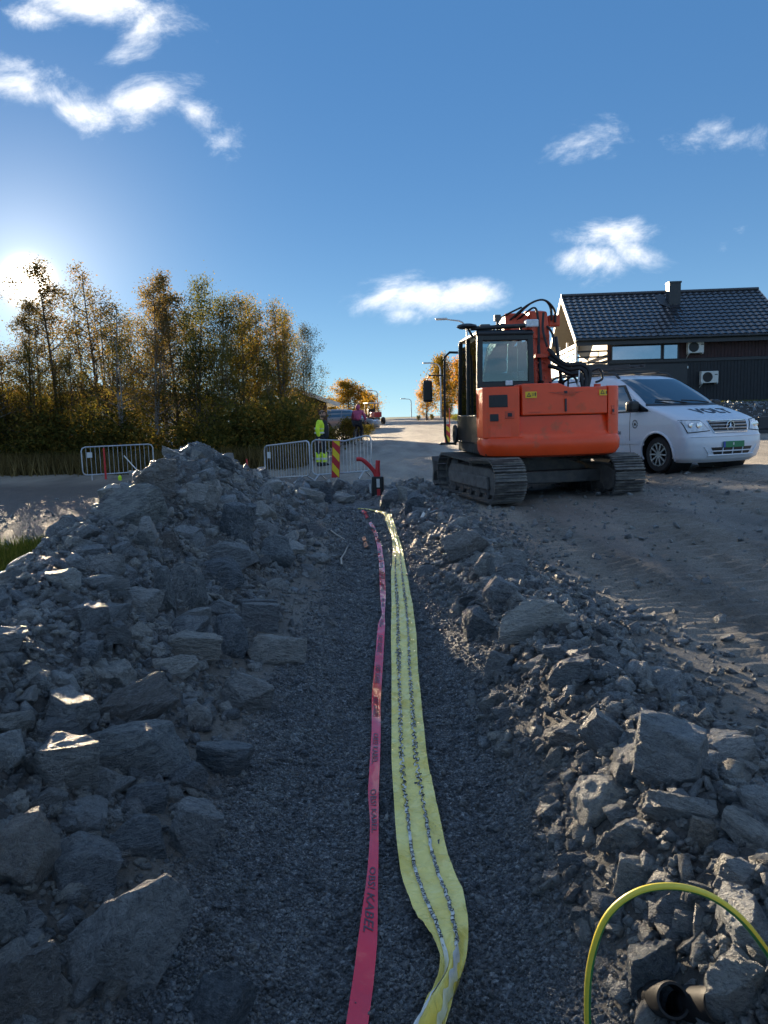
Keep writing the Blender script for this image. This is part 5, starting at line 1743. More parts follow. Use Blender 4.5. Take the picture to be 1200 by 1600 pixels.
# ================================================================= VEHICLES
class Body:
    """body from horizontal slices: rows (z, front x, rear x, half width); front and rear are bowed in plan"""
    def __init__(self, rows, bowf=.36, bowr=.12, pf=2.5, pr=4.0):
        self.rows = rows; self.bf = bowf; self.br = bowr; self.pf = pf; self.pr = pr
        self.Z = [r[0] for r in rows]

    def ip(self, z, k):
        return float(np.interp(z, self.Z, [r[k] for r in self.rows]))

    def front(self, y, z):
        w = self.ip(z, 3)
        return self.ip(z, 1) - self.bf * (1 - max(0, 1 - min(1, abs(y / w)) ** self.pf) ** (1 / self.pf))

    def rear(self, y, z):
        w = self.ip(z, 3)
        return self.ip(z, 2) + self.br * (1 - max(0, 1 - min(1, abs(y / w)) ** self.pr) ** (1 / self.pr))

    def ring(self, z, nf=22, ns=60):
        w = self.ip(z, 3); pts = []
        ys_ = [w * math.sin(math.pi / 2 * (-1 + 2 * i / nf)) for i in range(nf + 1)]
        fr = [(self.front(y, z), y) for y in ys_]
        rr = [(self.rear(y, z), y) for y in ys_[::-1]]
        xa, xb = fr[-1][0], rr[0][0]
        sl = [(xa + (xb - xa) * (i / ns), w) for i in range(1, ns)]
        sr = [(xb + (xa - xb) * (i / ns), -w) for i in range(1, ns)]
        return fr + sl + rr + sr

    def shell(self, name, mat, par, wheels=(), wr=.4, dense=3):
        q = MB(); zz = []
        for a, c in zip(self.Z[:-1], self.Z[1:]):
            zz += [a + (c - a) * k / dense for k in range(dense)]
        zz.append(self.Z[-1])
        rings = [[(x, y, z) for x, y in self.ring(z)] for z in zz]
        n = len(rings[0])
        for r_ in rings: q.add(r_, [])
        for i in range(len(rings) - 1):
            for j in range(n):
                a, b_, c, d = i * n + j, i * n + (j + 1) % n, (i + 1) * n + (j + 1) % n, (i + 1) * n + j
                m = sum((q.v[k] for k in (a, b_, c, d)), Vector()) / 4
                if any((m.x - wx) ** 2 + (m.z - wz) ** 2 < wr ** 2 and abs(m.y) > .55 for wx, wz in wheels): continue
                q.f.append((a, b_, c, d))
        q.f.append(tuple((len(rings) - 1) * n + j for j in range(n)))
        return q.build(name, mat, par, 'all')

    def fpatch(self, c4, off, mat, name, par, nu=10, nv=5):
        """patch on the front: corners (y,z) bl, br, tr, tl"""
        def fn(u_, v_):
            y = (c4[0][0] * (1 - u_) + c4[1][0] * u_) * (1 - v_) + (c4[3][0] * (1 - u_) + c4[2][0] * u_) * v_
            z = (c4[0][1] * (1 - u_) + c4[1][1] * u_) * (1 - v_) + (c4[3][1] * (1 - u_) + c4[2][1] * u_) * v_
            return Vector((self.front(y, z) + off, y, z + off * .5))
        return MB().grid(fn, nu, nv).build(name, mat, par, 'all')

    def spatch(self, c4, side, off, mat, name, par, nu=8, nv=6):
        def fn(u_, v_):
            x = (c4[0][0] * (1 - u_) + c4[1][0] * u_) * (1 - v_) + (c4[3][0] * (1 - u_) + c4[2][0] * u_) * v_
            z = (c4[0][1] * (1 - u_) + c4[1][1] * u_) * (1 - v_) + (c4[3][1] * (1 - u_) + c4[2][1] * u_) * v_
            return Vector((x, side * (self.ip(z, 3) + off), z))
        return MB().grid(fn, nu, nv).build(name, mat, par, 'all')


def wheel(par, x, y, r, w, side, spokes=10):
    tyre = MB().lathe([(r * .62, -w / 2), (r * .9, -w / 2), (r * .985, -w * .38), (r, -w * .2), (r, w * .2), (r * .985, w * .38), (r * .9, w / 2), (r * .62, w / 2), (r * .62, -w / 2)], (x, y, r), 'y', 40).build('wheel', MT['tyre'], par, True)
    q = MB().lathe([(r * .64, side * w * .46), (r * .60, side * w * .46), (r * .57, side * w * .2), (r * .2, side * w * .18), (0.01, side * w * .18)], (x, y, r), 'y', 40)
    q.build('rim_well', MT['black'], tyre, True)
    q = MB().lathe([(r * .645, side * w * .40), (r * .66, side * w * .5), (r * .60, side * w * .5), (r * .575, side * w * .40)], (x, y, r), 'y', 40)
    yo_ = y + side * w * .42
    for k in range(spokes):
        a = 2 * math.pi * k / spokes
        q.bar((x + math.cos(a) * r * .12, yo_, r + math.sin(a) * r * .12), (x + math.cos(a) * r * .60, yo_ + side * .004, r + math.sin(a) * r * .60), .028, .03, up=(0, 1, 0))
    q.lathe([(.001, side * w * .47), (r * .16, side * w * .47), (r * .18, side * w * .40)], (x, y, r), 'y', 20)
    q.build('rim', MT['alloy'], tyre, True)


VR = [(.20, .76, -3.86, .84), (.27, .85, -3.92, .905), (.40, .89, -3.95, .93), (.55, .90, -3.95, .945), (.66, .885, -3.95, .95), (.70, .86, -3.95, .95), (.80, .82, -3.95, .952), (.90, .775, -3.94, .952),
      (.955, .73, -3.94, .95), (.99, .66, -3.94, .948), (1.03, .56, -3.94, .945), (1.07, .45, -3.93, .942), (1.11, .33, -3.93, .938), (1.15, .20, -3.93, .934), (1.19, .06, -3.93, .93), (1.225, -.07, -3.93, .926), (1.25, -.17, -3.93, .922), (1.28, -.23, -3.93, .916),
      (1.38, -.37, -3.91, .89), (1.50, -.56, -3.89, .86), (1.62, -.77, -3.86, .826), (1.72, -.95, -3.83, .795), (1.78, -1.07, -3.79, .765), (1.825, -1.21, -3.74, .73), (1.86, -1.40, -3.66, .67), (1.885, -1.7, -3.5, .55), (1.893, -2.0, -3.2, .35)]
vb = Body(VR, .34, .10, 2.6, 5)
h2 = Vector((1.28, -2.9)).normalized()
fw = Vector((5.22, 14.35))
rgt = Vector((h2.y, -h2.x))
oc = fw - rgt * .80
van = empty('van', (oc.x, oc.y, tz(oc.x, oc.y) - .01), math.atan2(h2.y, h2.x), 'white panel van with VOLT on its bonnet parked behind the excavator', 'van')
WR = .335
body = vb.shell('body', MT['white'], van, ((0, WR), (-3.2, WR)), .405, dense=3)
for wx in (0, -3.2):
    for sd in (-1, 1):
        wheel(van, wx, sd * .79, WR, .22, sd)
        q = MB()   # arch lip and dark liner
        for k in range(17):
            pass
        arc = [(wx + math.cos(math.pi * k / 20 * 1.16 - .25) * .415, sd * (vb.ip(WR + math.sin(math.pi * k / 20 * 1.16 - .25) * .415, 3) + .002), WR + math.sin(math.pi * k / 20 * 1.16 - .25) * .415) for k in range(21)]
        q.tube(arc, .022, 8); q.build('wheel_arch', MT['white'], van, True)
        q = MB(); q.lathe([(.41, sd * .93), (.42, sd * .45), (.0, sd * .45)], (wx, 0, WR), 'y', 32); q.build('arch_liner', MT['black'], van, True)
q = MB(); q.box(-3.75, .42, -.78, .78, .22, .30); q.build('underbody', MT['black'], van)
# glass
ws = vb.fpatch([(-.85, 1.275), (.85, 1.275), (.735, 1.775), (-.735, 1.775)], .006, MT['glassdark'], 'windscreen', van, 20, 10)
vb.fpatch([(-.90, 1.235), (.90, 1.235), (.86, 1.273), (-.86, 1.273)], .009, MT['black'], 'cowl', van, 20, 2)
dash = vb.fpatch([(-.83, 1.285), (.83, 1.285), (.72, 1.76), (-.72, 1.76)], -.10, MT['interior'], 'cabin_lining', van, 12, 6)
for nm, a, bz_ in (('wiper', (.55, 1.265), (-.10, 1.315)), ('wiper', (-.05, 1.265), (-.66, 1.33))):
    p0 = Vector((vb.front(*a) + .03, a[0], a[1] + .02)); p1 = Vector((vb.front(*bz_) + .025, bz_[0], bz_[1] + .02))
    MB().tube([p0, (p0 + p1) / 2 + Vector((.02, 0, .01)), p1], .013, 6).build(nm, MT['black'], van, True)
for sd in (-1, 1):
    vb.spatch([(-.50, 1.13), (-1.52, 1.10), (-1.52, 1.66), (-.98, 1.66)], sd, .004, MT['black'], 'window_frame', van)
    vb.spatch([(-.60, 1.16), (-1.44, 1.13), (-1.44, 1.62), (-1.02, 1.62)], sd, .008, MT['glassdark'], 'side_window', van)
    vb.spatch([(-.16, 1.13), (-.48, 1.13), (-.70, 1.38), (-.66, 1.38)], sd, .005, MT['glassdark'], 'quarter_window', van)
    vb.spatch([(-1.66, 1.12), (-2.6, 1.12), (-2.6, 1.62), (-1.66, 1.64)], sd, .004, MT['glassdark'], 'side_window', van)
    # door gaps, mouldings, handle
    for x in (-.70, -1.62):
        vb.spatch([(x, .36), (x - .012, .36), (x - .012, 1.12), (x, 1.12)], sd, .0025, MT['black'], 'door_gap', van, 1, 8)
    vb.spatch([(-.45, .52), (-3.0, .52), (-3.0, .58), (-.45, .58)], sd, .016, MT['white'], 'side_moulding', van, 10, 2)
    vb.spatch([(-1.28, .96), (-1.46, .96), (-1.46, 1.0), (-1.28, 1.0)], sd, .02, MT['black'], 'door_handle', van, 4, 2)
    vb.spatch([(-2.35, .30), (-3.0, .30), (-3.0, .60), (-2.5, .60)], sd, .018, MT['green'], 'green_stripe', van)
    q = MB(); q.box(-.62, -.44, min(sd * .93, sd * 1.17), max(sd * .93, sd * 1.17), 1.13, 1.34)
    q.build('door_mirror', MT['black'], van, bevel=.06, seg=3)
    # headlamp
    vb.fpatch([(sd * .47, .765), (sd * .885, .73), (sd * .925, .97), (sd * .60, .955)], .004, MT['black'], 'lamp_rim', van)
    hl = vb.fpatch([(sd * .49, .775), (sd * .875, .745), (sd * .915, .955), (sd * .61, .942)], .010, MT['lampglass'], 'headlamp', van)
    for yy, zz_, r_ in ((.66, .855, .065), (.80, .865, .055)):
        MB().lathe([(.001, .018), (r_ * .6, .02), (r_, .012), (r_ * 1.05, .0)], (vb.front(yy, zz_) + .003, sd * yy, zz_), 'x', 18).build('reflector', MT['chrome'], hl, True)
# text on the side and bonnet
def van_text(s, size, fn, mat, name):
    TV, TF = text_mesh(s, size)
    V = [fn(p[0], p[1]) for p in TV]
    m_ = bpy.data.meshes.new(name); m_.from_pydata([tuple(p) for p in V], [], TF)
    return link(name, m_, MT[mat], van)


van_text('/ 94 888 000', .092, lambda u_, v_: Vector((-1.42 + u_, -(vb.ip(.70 + v_, 3) + .005), .70 + v_)), 'ink', 'phone_lettering')


TV, TF = text_mesh('VOLT', .30, bold=.04)
TV[:, 0] -= TV[:, 0].max() / 2; TV[:, 0] *= .88 / (TV[:, 0].max() * 2)
V = []
for p in TV:
    y = p[0] + .10; xx = .42 - p[1] * 1.25
    # height of the bonnet at (xx, y): find z with front(y,z)=xx
    lo_, hi_ = .96, 1.25
    for it in range(24):
        m__ = (lo_ + hi_) / 2
        if vb.front(y, m__) > xx: lo_ = m__
        else: hi_ = m__
    V.append((xx, y, lo_ + .005))
m_ = bpy.data.meshes.new('bonnet_lettering'); m_.from_pydata(V, [], TF)
link('bonnet_lettering', m_, MT['ink'], van)
# round emblem on the door pillar
q = MB(); yv = -(vb.ip(.88, 3) + .005)
for k in range(16):
    a = k / 16 * 6.283; a2 = (k + .62) / 16 * 6.283
    q.add([(-.56 + math.cos(a) * .075, yv, .90 + math.sin(a) * .085), (-.56 + math.cos(a2) * .075, yv, .90 + math.sin(a2) * .085), (-.56 + math.cos(a2) * .05, yv, .90 + math.sin(a2) * .058), (-.56 + math.cos(a) * .05, yv, .90 + math.sin(a) * .058)], [(0, 1, 2, 3)])
q.add([(-.59, yv, .875), (-.53, yv, .875), (-.545, yv, .93), (-.575, yv, .93)], [(0, 1, 2, 3)])
q.build('round_emblem', MT['slategrey'], van)
# grille with bars and star
gr = vb.fpatch([(-.40, .735), (.40, .735), (.47, .945), (-.47, .945)], .004, MT['black'], 'grille', van, 14, 4)
for k, zz_ in enumerate((.755, .81, .865, .92)):
    hwid = .40 + (zz_ - .735) * .3
    q = MB().tube([Vector((vb.front(y, zz_) + .014, y, zz_)) for y in np.linspace(-hwid, hwid, 15)], .0145, 8); q.build('grille_bar', MT['alloy'], gr, True)
fr_ = [Vector((vb.front(y, z) + .010, y, z)) for y, z in ([(y, .735) for y in np.linspace(-.40, .40, 10)] + [(.45, .84)] + [(y, .948) for y in np.linspace(.47, -.47, 10)] + [(-.45, .84), (-.40, .735)])]
MB().tube(fr_, .010, 6).build('grille_frame', MT['chrome'], gr, True)
xs0 = vb.front(0, .84) + .024
q = MB(); q.lathe([(.001, -.012), (.092, -.012), (.095, 0)], (xs0, 0, .84), 'x', 28); q.build('emblem_disc', MT['black'], gr, True)
q = MB(); q.lathe([(.082, .0), (.086, .010), (.098, .010), (.102, .0)], (xs0, 0, .84), 'x', 32)
for k in range(3):
    a = math.pi / 2 + k * 2.0944
    c_ = Vector((xs0 + .010, 0, .84)); tip = c_ + Vector((0, math.cos(a), math.sin(a))) * .086
    s1 = c_ + Vector((0, math.cos(a + 1.05), math.sin(a + 1.05))) * .022; s2 = c_ + Vector((0, math.cos(a - 1.05), math.sin(a - 1.05))) * .022
    q.add([tip, s1, s2, c_ + Vector((.012, 0, 0))], [(0, 1, 3), (0, 3, 2)])
q.build('star_emblem', MT['chrome'], gr, True)
# bumper openings and plate
vb.fpatch([(-.42, .34), (.42, .34), (.50, .47), (-.50, .47)], .004, MT['black'], 'lower_intake', van, 12, 3)
q = MB()
q.tube([Vector((vb.front(y, .405) + .012, y, .405)) for y in np.linspace(-.48, .48, 13)], .012, 6)
for y in (-.24, .0, .24): q.tube([Vector((vb.front(y, .345) + .01, y, .345)), Vector((vb.front(y, .465) + .01, y, .465))], .012, 6)
q.build('intake_bars', MT['white'], van, True)
lip = [Vector((vb.front(y, .335) + .012, y, .33)) for y in np.linspace(-.55, .55, 15)]
MB().tube(lip, .018, 6).build('bumper_lip', MT['white'], van, True)
for sd in (-1, 1):
    MB().tube([Vector((vb.front(sd * y, z) + .004, sd * y, z)) for y, z in ((.52, .34), (.57, .40), (.64, .49))], .014, 6).build('bumper_crease', MT['white'], van, True)
MB().tube([Vector((vb.front(y, .665) + .002, y, .665)) for y in np.linspace(-.85, .85, 21)], .010, 6).build('bumper_seam', MT['white'], van, True)
xp = vb.front(0, .52) + .022
q = MB(); q.box(xp - .01, xp, -.26, .26, .465, .575); pl = q.build('number_plate', MT['plate'], van, bevel=.004)
q = MB(); q.box(xp, xp + .002, -.257, -.205, .468, .572); q.build('country_band', MT['blue'], pl)
q = MB(); q.box(xp, xp + .002, -.02, .005, .505, .55); q.build('plate_mark', MT['acwhite'], pl)
# roof rails, rack and a ladder lying on it
for sd in (-1, 1):
    MB().tube([(-1.30, sd * .70, 1.80), (-1.45, sd * .69, 1.90), (-1.8, sd * .68, 1.935), (-3.4, sd * .68, 1.93), (-3.6, sd * .69, 1.86)], .025, 8).build('roof_rail', MT['black'], van, True)
for x in (-1.75, -2.5, -3.2):
    MB().bar((x, -.74, 1.985), (x, .74, 1.985), .05, .03).build('rack_bar', MT['black'], van, bevel=.008)
ld_ = empty('ladder', (0, 0, 0), 0, 'dark ladder lying on the roof rack of the white van', 'ladder')
ld_.location = van.matrix_basis @ Vector((-2.4, -.25, 2.03)); ld_.rotation_euler = (0, 0, van.rotation_euler.z)
for yy in (-.2, .2): MB().bar((-1.0, yy, .03), (1.1, yy, .03), .03, .06).build('stile', MT['slategrey'], ld_)
for k in range(8): MB().tube([(-.9 + k * .27, -.2, .03), (-.9 + k * .27, .2, .03)], .014, 6).build('rung', MT['slategrey'], ld_, True)

# far vehicles by the left verge ------------------------------------------------
CR = [(.22, 2.05, -2.05, .78), (.35, 2.12, -2.12, .86), (.55, 2.12, -2.12, .88), (.72, 2.02, -2.10, .88), (.80, 1.90, -2.08, .87), (.88, 1.45, -2.06, .86), (.95, 1.05, -2.04, .84), (1.10, .80, -2.0, .80), (1.30, .45, -1.88, .73), (1.42, .20, -1.75, .68), (1.48, -.1, -1.5, .58), (1.50, -.5, -1.2, .3)]


def car(loc, rz, mat, label, z=None):
    cb = Body(CR, .4, .25, 2.5, 3)
    c = empty('parked_car', (loc[0], loc[1], tz(loc[0], loc[1]) if z is None else z), rz, label, 'car')
    cb.shell('body', MT[mat], c, ((1.3, .31), (-1.35, .31)), .37, 2)
    for x in (1.3, -1.35):
        for sd in (-1, 1): wheel(c, x, sd * .74, .31, .2, sd, 6)
    cb.fpatch([(-.74, .98), (.74, .98), (.62, 1.40), (-.62, 1.40)], .006, MT['glassdark'], 'windscreen', c)
    for sd in (-1, 1):
        cb.spatch([(.70, .98), (-.25, .98), (-.25, 1.38), (.25, 1.38)], sd, .005, MT['glassdark'], 'side_window', c)
        cb.spatch([(-.32, .98), (-1.25, .98), (-1.2, 1.38), (-.32, 1.38)], sd, .005, MT['glassdark'], 'side_window', c)
        cb.fpatch([(sd * .5, .66), (sd * .8, .66), (sd * .82, .80), (sd * .55, .78)], .006, MT['lampglass'], 'headlamp', c, 4, 2)
    q = MB(); q.box(-1.9, 1.9, -.7, .7, .2, .9); q.build('underbody', MT['black'], c)
    return c


g = at(545, 660, 52)
car((g.x, g.y), R(-12), 'greycar', 'silver estate car parked behind the bushes beyond the worker')
# small red and dark tractor near the crest
g = at(583, 655, 60)
tr = empty('small_tractor', (g.x, g.y, tz(g.x, g.y)), R(-70), 'small red tractor with dark cab parked at the road crest', 'tractor')
MB().box(.1, 1.2, -.3, .3, .55, .95).build('bonnet', MT['redcar'], tr, bevel=.06)
q = MB()
for x in (-.75, .1):
    for y in (-.42, .42): q.bar((x, y, .6), (x, y * .9, 1.6), .06)
q.build('cab_posts', MT['black'], tr)
MB().box(-.85, .2, -.5, .5, 1.6, 1.68).build('cab_roof', MT['acwhite'], tr, bevel=.03)
MB().box(-.7, -.3, -.25, .25, .7, 1.2).build('seat', MT['black'], tr, bevel=.05)
MB().box(-.8, .1, -.45, .45, .45, .62).build('chassis', MT['redcar'], tr, bevel=.03)
for x, r_, w_ in ((-.6, .42, .26), (.85, .28, .2)):
    for sd in (-1, 1): wheel(tr, x, sd * .52, r_, w_, sd, 6)

# ================================================================= HOUSE
HO_ = at(905, 640, 36.6)
HZ = 1.44
hs = empty('house', (9.2, 36.6, HZ), R(-4), 'dark timber house with black tiled roof and white balcony rails', 'house')
# local: x along the front (to the picture right), y back, z up from the terrace
LX0, LX1 = 1.45, 8.9          # enclosed body
EAVE, RIDGE, DEP = 3.68, 5.80, 7.0
OV = .62
BELT = 2.30
YM = DEP / 2
def board_wall(name, x0, x1, y, z0, z1, mat, par, pitch=.15, face=-1, side=None):
    """upright boarding: boards with battens standing proud"""
    q = MB()
    n = int((x1 - x0) / pitch)
    for k in range(n):
        a = x0 + (x1 - x0) * k / n; b_ = x0 + (x1 - x0) * (k + 1) / n
        if side is None:
            q.box(a, b_ - .035, y, y + .03, z0, z1); q.box(b_ - .035, b_, y + .014, y + .03, z0, z1)
        else:
            q.box(y, y + .03, a, b_ - .035, z0, z1); q.box(y + .014, y + .03, b_ - .035, b_, z0, z1)
    return q.build(name, MT[mat], par)


lw_ = board_wall('lower_boarding', LX0, LX1, 0, .0, BELT, 'darkwood', hs); lw_['kind'] = 'stuff'
uw_ = board_wall('upper_boarding', LX0, LX1, -.004, BELT + .16, EAVE + .1, 'redwood', hs); uw_['kind'] = 'stuff'
MB().box(LX0, LX1, .035, DEP, 0, EAVE).build('wall', MT['darkwood'], hs)
MB().box(LX0 - .02, LX1 + .02, -.05, .04, BELT, BELT + .15).build('belt_board', MT['slategrey'], hs, bevel=.01)
MB().box(LX0 - .05, LX1 + .05, -.02, DEP, -.5, -.002).build('foundation', MT['concrete'], hs)
# gable wall (left), cream boards above, dark below
q = MB()
zz = 2.3
while zz < RIDGE - .25:
    half = max(0, (RIDGE - .1 - zz) / (RIDGE - EAVE) * YM)
    half = min(half, YM)
    q.box(LX0 - .03, LX0 - .001, YM - half, YM + half, zz, zz + .135)
    zz += .14
gb_ = q.build('gable_boarding', MT['cream'], hs); gb_['kind'] = 'stuff'
q = MB(); q.prism([(0, EAVE), (YM, RIDGE - .05), (DEP, EAVE)], 'x', LX0, LX1); q.build('attic', MT['darkwood'], hs)
MB().box(LX0 - .06, LX0 - .028, YM - .8, YM + .8, RIDGE - 1.25, RIDGE - .95).build('gable_window', MT['black'], hs)
# roof: two slopes with relief tiles
def slope_pt(u_, v_, front=True, off=0.0):
    """u_ along x, v_ metres up the slope from the eave"""
    L_ = math.hypot(YM + OV, (RIDGE - EAVE) * (YM + OV) / YM)
    ze = EAVE - OV * (RIDGE - EAVE) / YM + .12
    f = v_ / L_
    y = -OV + (YM + OV) * f
    z = ze + (RIDGE + .12 - ze) * f
    nrm = Vector((0, -(RIDGE - EAVE), YM)).normalized()
    p = Vector((u_, y, z)) + nrm * off
    if not front: p.y = DEP - p.y
    return p


RL0, RL1 = -.12, 9.55
SL = math.hypot(YM + OV, (RIDGE + .0 - EAVE) * (YM + OV) / YM)
TPX, TPY = .30, .345
nc = int((RL1 - RL0) / TPX); nr = int(SL / TPY)
for front_ in (True, False):
    q = MB()
    per = 6 if front_ else 2
    for r_i in range(nr):
        v0 = SL * r_i / nr; v1 = SL * (r_i + 1) / nr + .02
        b0 = len(q.v); nu_ = nc * per
        pts0 = []; pts1 = []; ptsf = []
        for i in range(nu_ + 1):
            u_ = RL0 + (RL1 - RL0) * i / nu_
            w_ = .5 + .5 * math.cos(2 * math.pi * i / per)
            prof = .035 * w_ ** 1.2
            pts0.append(slope_pt(u_, v0, front_, prof + .05)); pts1.append(slope_pt(u_, v1, front_, prof + .012)); ptsf.append(slope_pt(u_, v0, front_, prof + .008))
        q.add(ptsf + pts0 + pts1, [])
        m_ = nu_ + 1
        for i in range(nu_):
            q.f.append((b0 + i, b0 + i + 1, b0 + m_ + i + 1, b0 + m_ + i))
            q.f.append((b0 + m_ + i, b0 + m_ + i + 1, b0 + 2 * m_ + i + 1, b0 + 2 * m_ + i))
    o = q.build('roof_tiles', MT['tile'], hs, 'x'); o['kind'] = 'stuff'
q = MB()
for front_ in (True, False):
    q.add([slope_pt(RL0, 0, front_, .005), slope_pt(RL1, 0, front_, .005), slope_pt(RL1, SL, front_, .005), slope_pt(RL0, SL, front_, .005),
           slope_pt(RL0, 0, front_, -.14), slope_pt(RL1, 0, front_, -.14), slope_pt(RL1, SL, front_, -.14), slope_pt(RL0, SL, front_, -.14)],
          [(0, 1, 2, 3), (7, 6, 5, 4), (0, 4, 5, 1), (1, 5, 6, 2), (2, 6, 7, 3), (3, 7, 4, 0)])
q.build('roof_deck', MT['cream'], hs)
for x0, x1 in ((RL0 - .05, RL0 - .002), (RL1 + .002, RL1 + .05)):
    for front_ in (True, False):
        q = MB(); a = [slope_pt(x0, -.05, front_, .06), slope_pt(x1, -.05, front_, .06), slope_pt(x1, SL + .02, front_, .06), slope_pt(x0, SL + .02, front_, .06)]
        b_ = [slope_pt(x0, -.05, front_, -.18), slope_pt(x1, -.05, front_, -.18), slope_pt(x1, SL + .02, front_, -.18), slope_pt(x0, SL + .02, front_, -.18)]
        q.add(a + b_, [(0, 1, 2, 3), (7, 6, 5, 4), (0, 4, 5, 1), (1, 5, 6, 2), (2, 6, 7, 3), (3, 7, 4, 0)]); q.build('barge_board', MT['whitewood'], hs)
rd = slope_pt(RL0, SL, True, .07)
MB().tube([(RL0 - .03, YM, rd.z), (RL1 + .03, YM, rd.z)], .09, 10).build('ridge_cap', MT['tile'], hs, True)
ev = slope_pt(0, 0, True, 0)
MB().tube([(RL0, ev.y - .07, ev.z - .06), (RL1, ev.y - .07, ev.z - .06)], .065, 10).build('gutter', MT['blackpaint'], hs, True)
MB().box(RL0, RL1, ev.y + .0, ev.y + .04, ev.z - .30, ev.z - .05).build('fascia', MT['slategrey'], hs)
# chimney
q = MB(); q.box(4.85, 5.40, 2.2, 2.75, RIDGE - 1.3, RIDGE + .42); ch = q.build('chimney', MT['slategrey'], hs)
MB().box(4.82, 5.43, 2.17, 2.78, RIDGE + .42, RIDGE + .50).build('chimney_cap', MT['slategrey'], ch)
q = MB(); q.add([slope_pt(4.40, SL * .72, True, .085), slope_pt(4.83, SL * .58, True, .085), slope_pt(4.83, SL * .93, True, .085), slope_pt(4.40, SL * .93, True, .085)], [(0, 1, 2, 3)]); q.build('roof_flashing', MT['slategrey'], hs, solid=.01)
# windows in the front
def window(par, x0, x1, z0, z1, y=-.02):
    q = MB(); t_ = .07
    q.box(x0 - t_, x1 + t_, y - .03, y + .03, z0 - t_, z0); q.box(x0 - t_, x1 + t_, y - .03, y + .03, z1, z1 + t_); q.box(x0 - t_, x0, y - .03, y + .03, z0, z1); q.box(x1, x1 + t_, y - .03, y + .03, z0, z1)
    w_ = q.build('window', MT['slategrey'], par, bevel=.008)
    MB().box(x0, x1, y - .01, y, z0, z1).build('pane', MT['mirrorglass'], w_)
    return w_


window(hs, 1.66, 3.86, 2.48, 3.28)
window(hs, 4.02, 4.62, 2.46, 3.28)
MB().box(1.95, 5.1, -.03, -.004, .05, 2.22).build('garage_door', MT['slategrey'], hs, bevel=.01)
q = MB(); q.box(5.08, 5.13, -.06, 0, 1.98, 2.1); q.build('outdoor_lamp', MT['acwhite'], hs, bevel=.01)


def heat_pump(x, z, label, w=.78):
    c = hs.matrix_basis @ Vector((x, -.10, z))
    e = empty('heat_pump', c, R(-4), label, 'heat pump')
    MB().box(-w / 2, w / 2, -.28, 0, 0, .54).build('casing', MT['acwhite'], e, bevel=.025)
    q = MB(); q.lathe([(.205, -.006), (.215, 0), (.225, -.006)], (-.10, -.284, .27), 'y', 28); q.lathe([(.001, .003), (.205, .003)], (-.10, -.287, .27), 'y', 28); q.build('fan_opening', MT['black'], e, True)
    q = MB()
    for k in range(5): q.lathe([(.04 * k + .02, -.001), (.04 * k + .026, -.004), (.04 * k + .03, -.001)], (-.10, -.292, .27), 'y', 24)
    q.build('fan_guard', MT['slategrey'], e, True)
    q = MB(); q.box(.22, .34, -.284, -.279, .36, .40); q.build('badge', MT['slategrey'], e)
    q = MB(); q.bar((-w / 2 + .05, .08, -.02), (-w / 2 + .05, -.28, -.02), .04); q.bar((w / 2 - .05, .08, -.02), (w / 2 - .05, -.28, -.02), .04); q.bar((-w / 2 + .05, .08, -.2), (-w / 2 + .05, -.2, -.04), .03); q.build('bracket', MT['acwhite'], e)


heat_pump(5.35, 2.66, 'white heat pump high on the red-brown wall beside the window', .72)
heat_pump(6.0, 1.28, 'white heat pump on the black lower wall of the house')
# covered balcony at the left gable
MB().box(-.05, LX0, -.35, DEP + .3, 2.12, 2.28).build('balcony_floor', MT['slategrey'], hs)
for y in (-.30, 2.2, 4.7, DEP + .2):
    MB().box(-.08, .02, y, y + .1, 0 if y > 0 else 2.2, ev.z + .1).build('balcony_post', MT['whitewood'], hs)
for k in range(4):
    MB().box(-.06, -.03, -.34, DEP + .3, 2.35 + k * .25, 2.35 + k * .25 + .17).build('rail_board', MT['whitewood'], hs)
MB().box(-.10, .0, -.34, DEP + .3, 2.02, 2.30).build('balcony_edge', MT['whitewood'], hs)
for k in range(3):
    MB().box(0, LX0, -.34, -.31, 2.32 + k * .26, 2.32 + k * .26 + .08).build('rail_board', MT['darkwood'], hs)
# outside stair below the balcony
q = MB(); q.bar((-.9, 2.6, .1), (-.15, -.1, 2.15), .06, .3); q.build('stair_string', MT['whitewood'], hs)
for k in range(9):
    f = k / 8
    MB().box(-.95 + .75 * f, -.25 + .75 * f, 2.5 - 2.6 * f - .12, 2.5 - 2.6 * f + .12, .2 + 1.9 * f, .24 + 1.9 * f).build('stair_tread', MT['whitewood'], hs)

# retaining wall, bed and paving right of the van
rw = empty('retaining_wall', (0, 0, 0), 0, 'low dark retaining wall right of the van below the lawn', 'wall')
for k in range(16):
    x0 = 8.4 + k * .78
    for r_i in range(2):
        zb_ = .42 + r_i * .42
        MB().box(x0 + .2 * r_i, x0 + .2 * r_i + .765, 25.55 + r_i * .04, 25.95, zb_ - (.3 if r_i == 0 else 0), zb_ + .405).build('block', MT['slategrey'], rw, bevel=.02)
q = MB(); q.add([(8.3, 25.9, 1.18), (21, 25.9, 1.18), (21, 29.2, 1.80), (8.3, 29.2, 1.80)], [(0, 1, 2, 3)])
tag(q.build('planting_bed', M('dark_bed', (.03, .028, .024), .9, var=.5, scale=14, bump=.6), None), kind='structure')
n = 700; bxp = nrg.uniform(8.6, 20.5, n); byp = nrg.uniform(26.0, 29.0, n); bs_ = nrg.uniform(.04, .11, n)
V, F = merge(lowp, np.stack([bxp, byp, 1.18 + (byp - 25.9) * .19 + bs_ * .15], 1), bs_)
tag(link('bed_stones', np_mesh('bed_stones', V, F), MT['rock_dark']), 'dark stones covering the planting bed above the retaining wall', 'stones', kind='stuff')
pv = at(1197, 692, 23.6)
q = MB(); zp = .55
